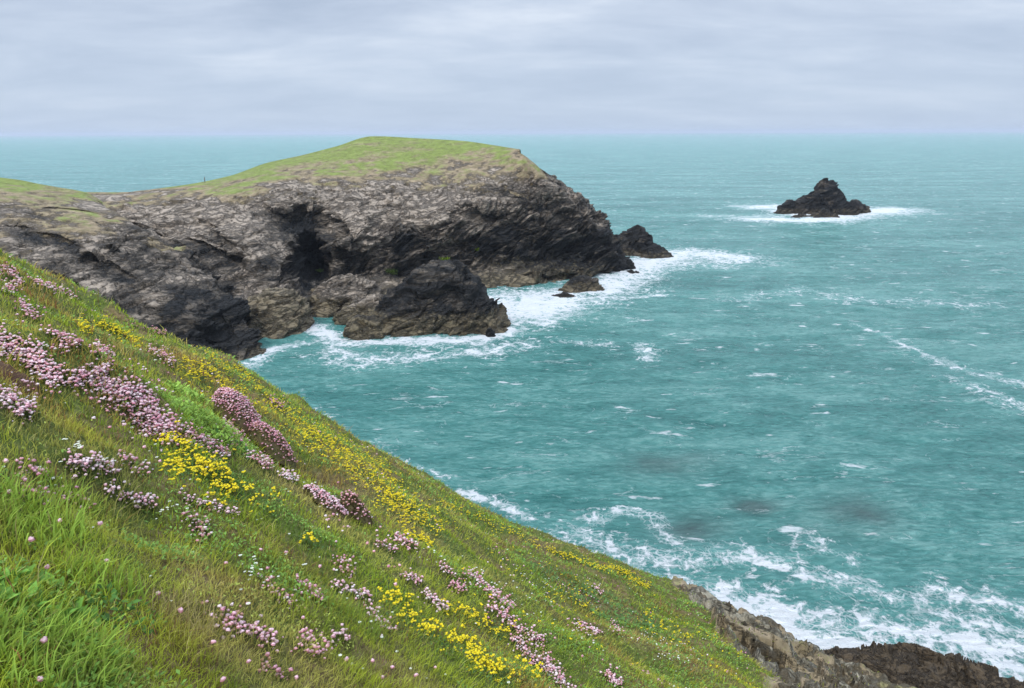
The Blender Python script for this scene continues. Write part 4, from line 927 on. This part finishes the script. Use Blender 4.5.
# bright leafy plants
def leafy(px, py, rad, n, size, colr, label, name='leafy_plant', tall=.10):
    x0, y0, tt = cast([px], [py]); c = np.array([x0[0], y0[0], 0]); c[2] = float(ground(x0, y0)[0])
    a = rng.random(n)*6.283; q_ = np.sqrt(rng.random(n))*rad; x, y = c[0]+np.cos(a)*q_, c[1]+np.sin(a)*q_
    z = ground(x, y)+tall*rng.random(n)*(1-(q_/rad)**2*.7)
    Vv, q, cc = leaves(x, y, z, size*(.6+.7*rng.random(n)), np.ones((n, 1))*np.array([colr]))
    root = bpy.data.objects.new(name, None); C.objects.link(root); root.location = c
    link('leaf_mass', mesh('leaf_mass', Vv-c, q, None, [MLEAF], dict(col=cc)), root)['kind'] = 'stuff'
    k = n//4; i = rng.integers(0, n, k); Vv, q, T3, cc = blades(x[i], y[i], ground(x[i], y[i]), .5*tall+tall*rng.random(k), np.full(k, .004), np.ones((k, 1))*np.array([colr])*.7, .3)
    link('stems', mesh('stems', Vv-c, q, T3, [MLEAF], dict(col=cc)), root)
    tag(root, label, 'plant', 'leafy plants among the grass')
leafy(206, 428, .36, 1200, .042, (.25, .40, .065), 'broad bright green leafy patch between the thrift bank and the round cushion', tall=.14)
leafy(188, 400, .18, 400, .05, (.30, .46, .08), 'small light green leafy tuft at the upper right of the thrift bank', tall=.12)
leafy(35, 608, .15, 160, .05, (.18, .36, .06), 'dock like dark green leaves in grass near bottom left', tall=.06)
leafy(125, 615, .11, 120, .035, (.09, .20, .04), 'low green leaves beside the bright tussock at bottom left', tall=.05)
leafy(236, 448, .2, 260, .035, (.08, .18, .05), 'low green leaves under the round thrift cushion', tall=.06)
leafy(560, 585, .6, 500, .05, (.09, .18, .045), 'dark green leafy patch high on the right slope', tall=.10)
leafy(610, 612, .7, 500, .06, (.10, .19, .05), 'dark green leafy patch in the middle of the right slope', tall=.10)
def tussock(px, py, rad, n, ln_, label, colr=(.38, .53, .09), lean=R(-20), w=.007):
    x0, y0, tt = cast([px], [py]); c = np.array([x0[0], y0[0], 0]); c[2] = float(ground(x0, y0)[0])
    a = rng.random(n)*6.283; q_ = np.sqrt(rng.random(n))*rad; x, y = c[0]+np.cos(a)*q_, c[1]+np.sin(a)*q_
    Vv, q, T3, cc = blades(x, y, ground(x, y), ln_*(.5+.7*rng.random(n)), w*(.5+.7*rng.random(n)), np.ones((n, 1))*np.array([colr])*(.6+.7*rng.random((n, 1))), .55, leandir=lean)
    o = link('grass_tussock', mesh('grass_tussock', Vv-c, q, T3, [MBLADE], dict(col=cc)), loc=c)
    tag(o, label, 'grass tuft', 'coarse grass tussocks in the near turf')
tussock(20, 520, .2, 300, .17, 'bright green coarse grass tussock at left edge below the loose dark pink heads')
tussock(70, 500, .1, 120, .13, 'small bright grass tussock under the loose dark pink heads')
tussock(105, 585, .11, 170, .14, 'bright green grass tussock right of the dock like leaves')
tussock(35, 665, .17, 300, .17, 'large bright green grass tussock in the bottom left corner')
tussock(85, 650, .10, 140, .13, 'bright green grass tussock near the bottom edge right of the corner one')
tussock(185, 625, .10, 180, .13, 'straw coloured grass tussock left of the lower pink cluster', (.52, .43, .19), w=.003)
tussock(355, 625, .16, 260, .18, 'long soft green grass tussock at lower centre', (.28, .38, .07), w=.0035)
# bare earth hollow at the left edge
x0, y0, tt = cast([4], [372]); c = np.array([x0[0], y0[0], 0]); c[2] = float(ground(x0, y0)[0])
P, cc, q = cushion_mesh(c, .17, .12, .07, .4, (.11, .055, .035), (.16, .085, .05))
tag(link('earth_mound', mesh('earth_mound', P, q, None, [MLEAF], dict(col=cc)), loc=c), 'reddish brown bare earth mound at left edge under the pink mat', 'earth mound')
x0, y0, tt = cast([262], [436]); c = np.array([x0[0], y0[0], 0]); c[2] = float(ground(x0, y0)[0])
# ------------------------------------------------------------------ tiny post on the neck of the headland
dg = bpy.context.evaluated_depsgraph_get()
def sight(px, py):
    d_ = np.array([float(v) for v in ray(px, py)]); d_ /= np.linalg.norm(d_); h_ = S.ray_cast(dg, (0, 0, H), tuple(d_))
    org = np.array([0, 0, H], float)
    while h_[0] and h_[4].name == 'haze': org = np.array(h_[1])+d_*.1; h_ = S.ray_cast(dg, tuple(org), tuple(d_))
    return (np.array(h_[1]), np.array(h_[2])) if h_[0] else (None, None)
for (a_, b_, rad_, lab) in ((444, 259, 1.1, 'lime green plant tuft on the dark cliff above the humped islet'), (478, 249, .7, 'small lime green plant tuft on the dark cliff face right of the humped islet'),
                            (391, 271, 1.3, 'green plant patch low on the cliff behind the pale rock shelf'), (320, 272, .9, 'dull green plant patch inside the cave mouth')):
    g_, n_ = sight(a_, b_)
    if g_ is None: continue
    k = 420; q_ = np.clip(rng.normal(size=(k, 3)), -1.6, 1.6)*np.array([rad_*.75, rad_*.3, rad_*.35]); c_ = g_+n_*.25
    Vv, q, cc = leaves(q_[:, 0], q_[:, 1], q_[:, 2], .22+.2*rng.random(k), np.ones((k, 1))*np.array([[.30, .42, .04] if b_ < 262 else [.14, .22, .04]]))
    tag(link('cliff_plant', mesh('cliff_plant', Vv, q, None, [MLEAF], dict(col=cc)), loc=c_), lab, 'plant')
dx_, dy_, dz_ = ray(205, 182.5); dv = np.array([float(dx_), float(dy_), float(dz_)]); dv /= np.linalg.norm(dv)
hit = S.ray_cast(dg, (0, 0, H), tuple(dv))
g_ = np.array(hit[1]) if hit[0] else PY(205, 183, 222)
print('post at', g_, hit[4].name if hit[0] else None)
mw, t, b = newmat('weathered wood'); b.inputs['Base Color'].default_value = (.10, .08, .06, 1); b.inputs['Roughness'].default_value = .9
ring = []
for zz_, rr_ in ((-.3, .13), (1.5, .11), (1.62, .05)):
    for a in range(8): ring.append([rr_*math.cos(a*math.pi/4), rr_*math.sin(a*math.pi/4), zz_])
o = link('wooden_post', mesh('wooden_post', np.array(ring), gridq(3, 8, True), None, [mw]), loc=g_)
tag(o, 'lone thin wooden post standing on the grassy neck of the headland', 'post')

# ------------------------------------------------------------------ haze over the open sea
bx = np.array([[x_, y_, z_] for z_ in (-6, 75) for y_ in (-2000, 62000) for x_ in (-62000, 62000)], float)
fq = [[0, 2, 3, 1], [4, 5, 7, 6], [0, 1, 5, 4], [2, 6, 7, 3], [0, 4, 6, 2], [1, 3, 7, 5]]
mh = bpy.data.materials.new('haze'); mh.use_nodes = True; t = mh.node_tree; t.nodes.clear()
pv = N(t, 'ShaderNodeVolumePrincipled'); pv.inputs['Density'].default_value = 1/12500; pv.inputs['Color'].default_value = (.80, .88, 1, 1); pv.inputs['Anisotropy'].default_value = .2
ou = N(t, 'ShaderNodeOutputMaterial'); L(t, pv.outputs[0], ou.inputs['Volume'])
tag(link('haze', mesh('haze', bx, fq, None, [mh], smooth=False)), kind='stuff')
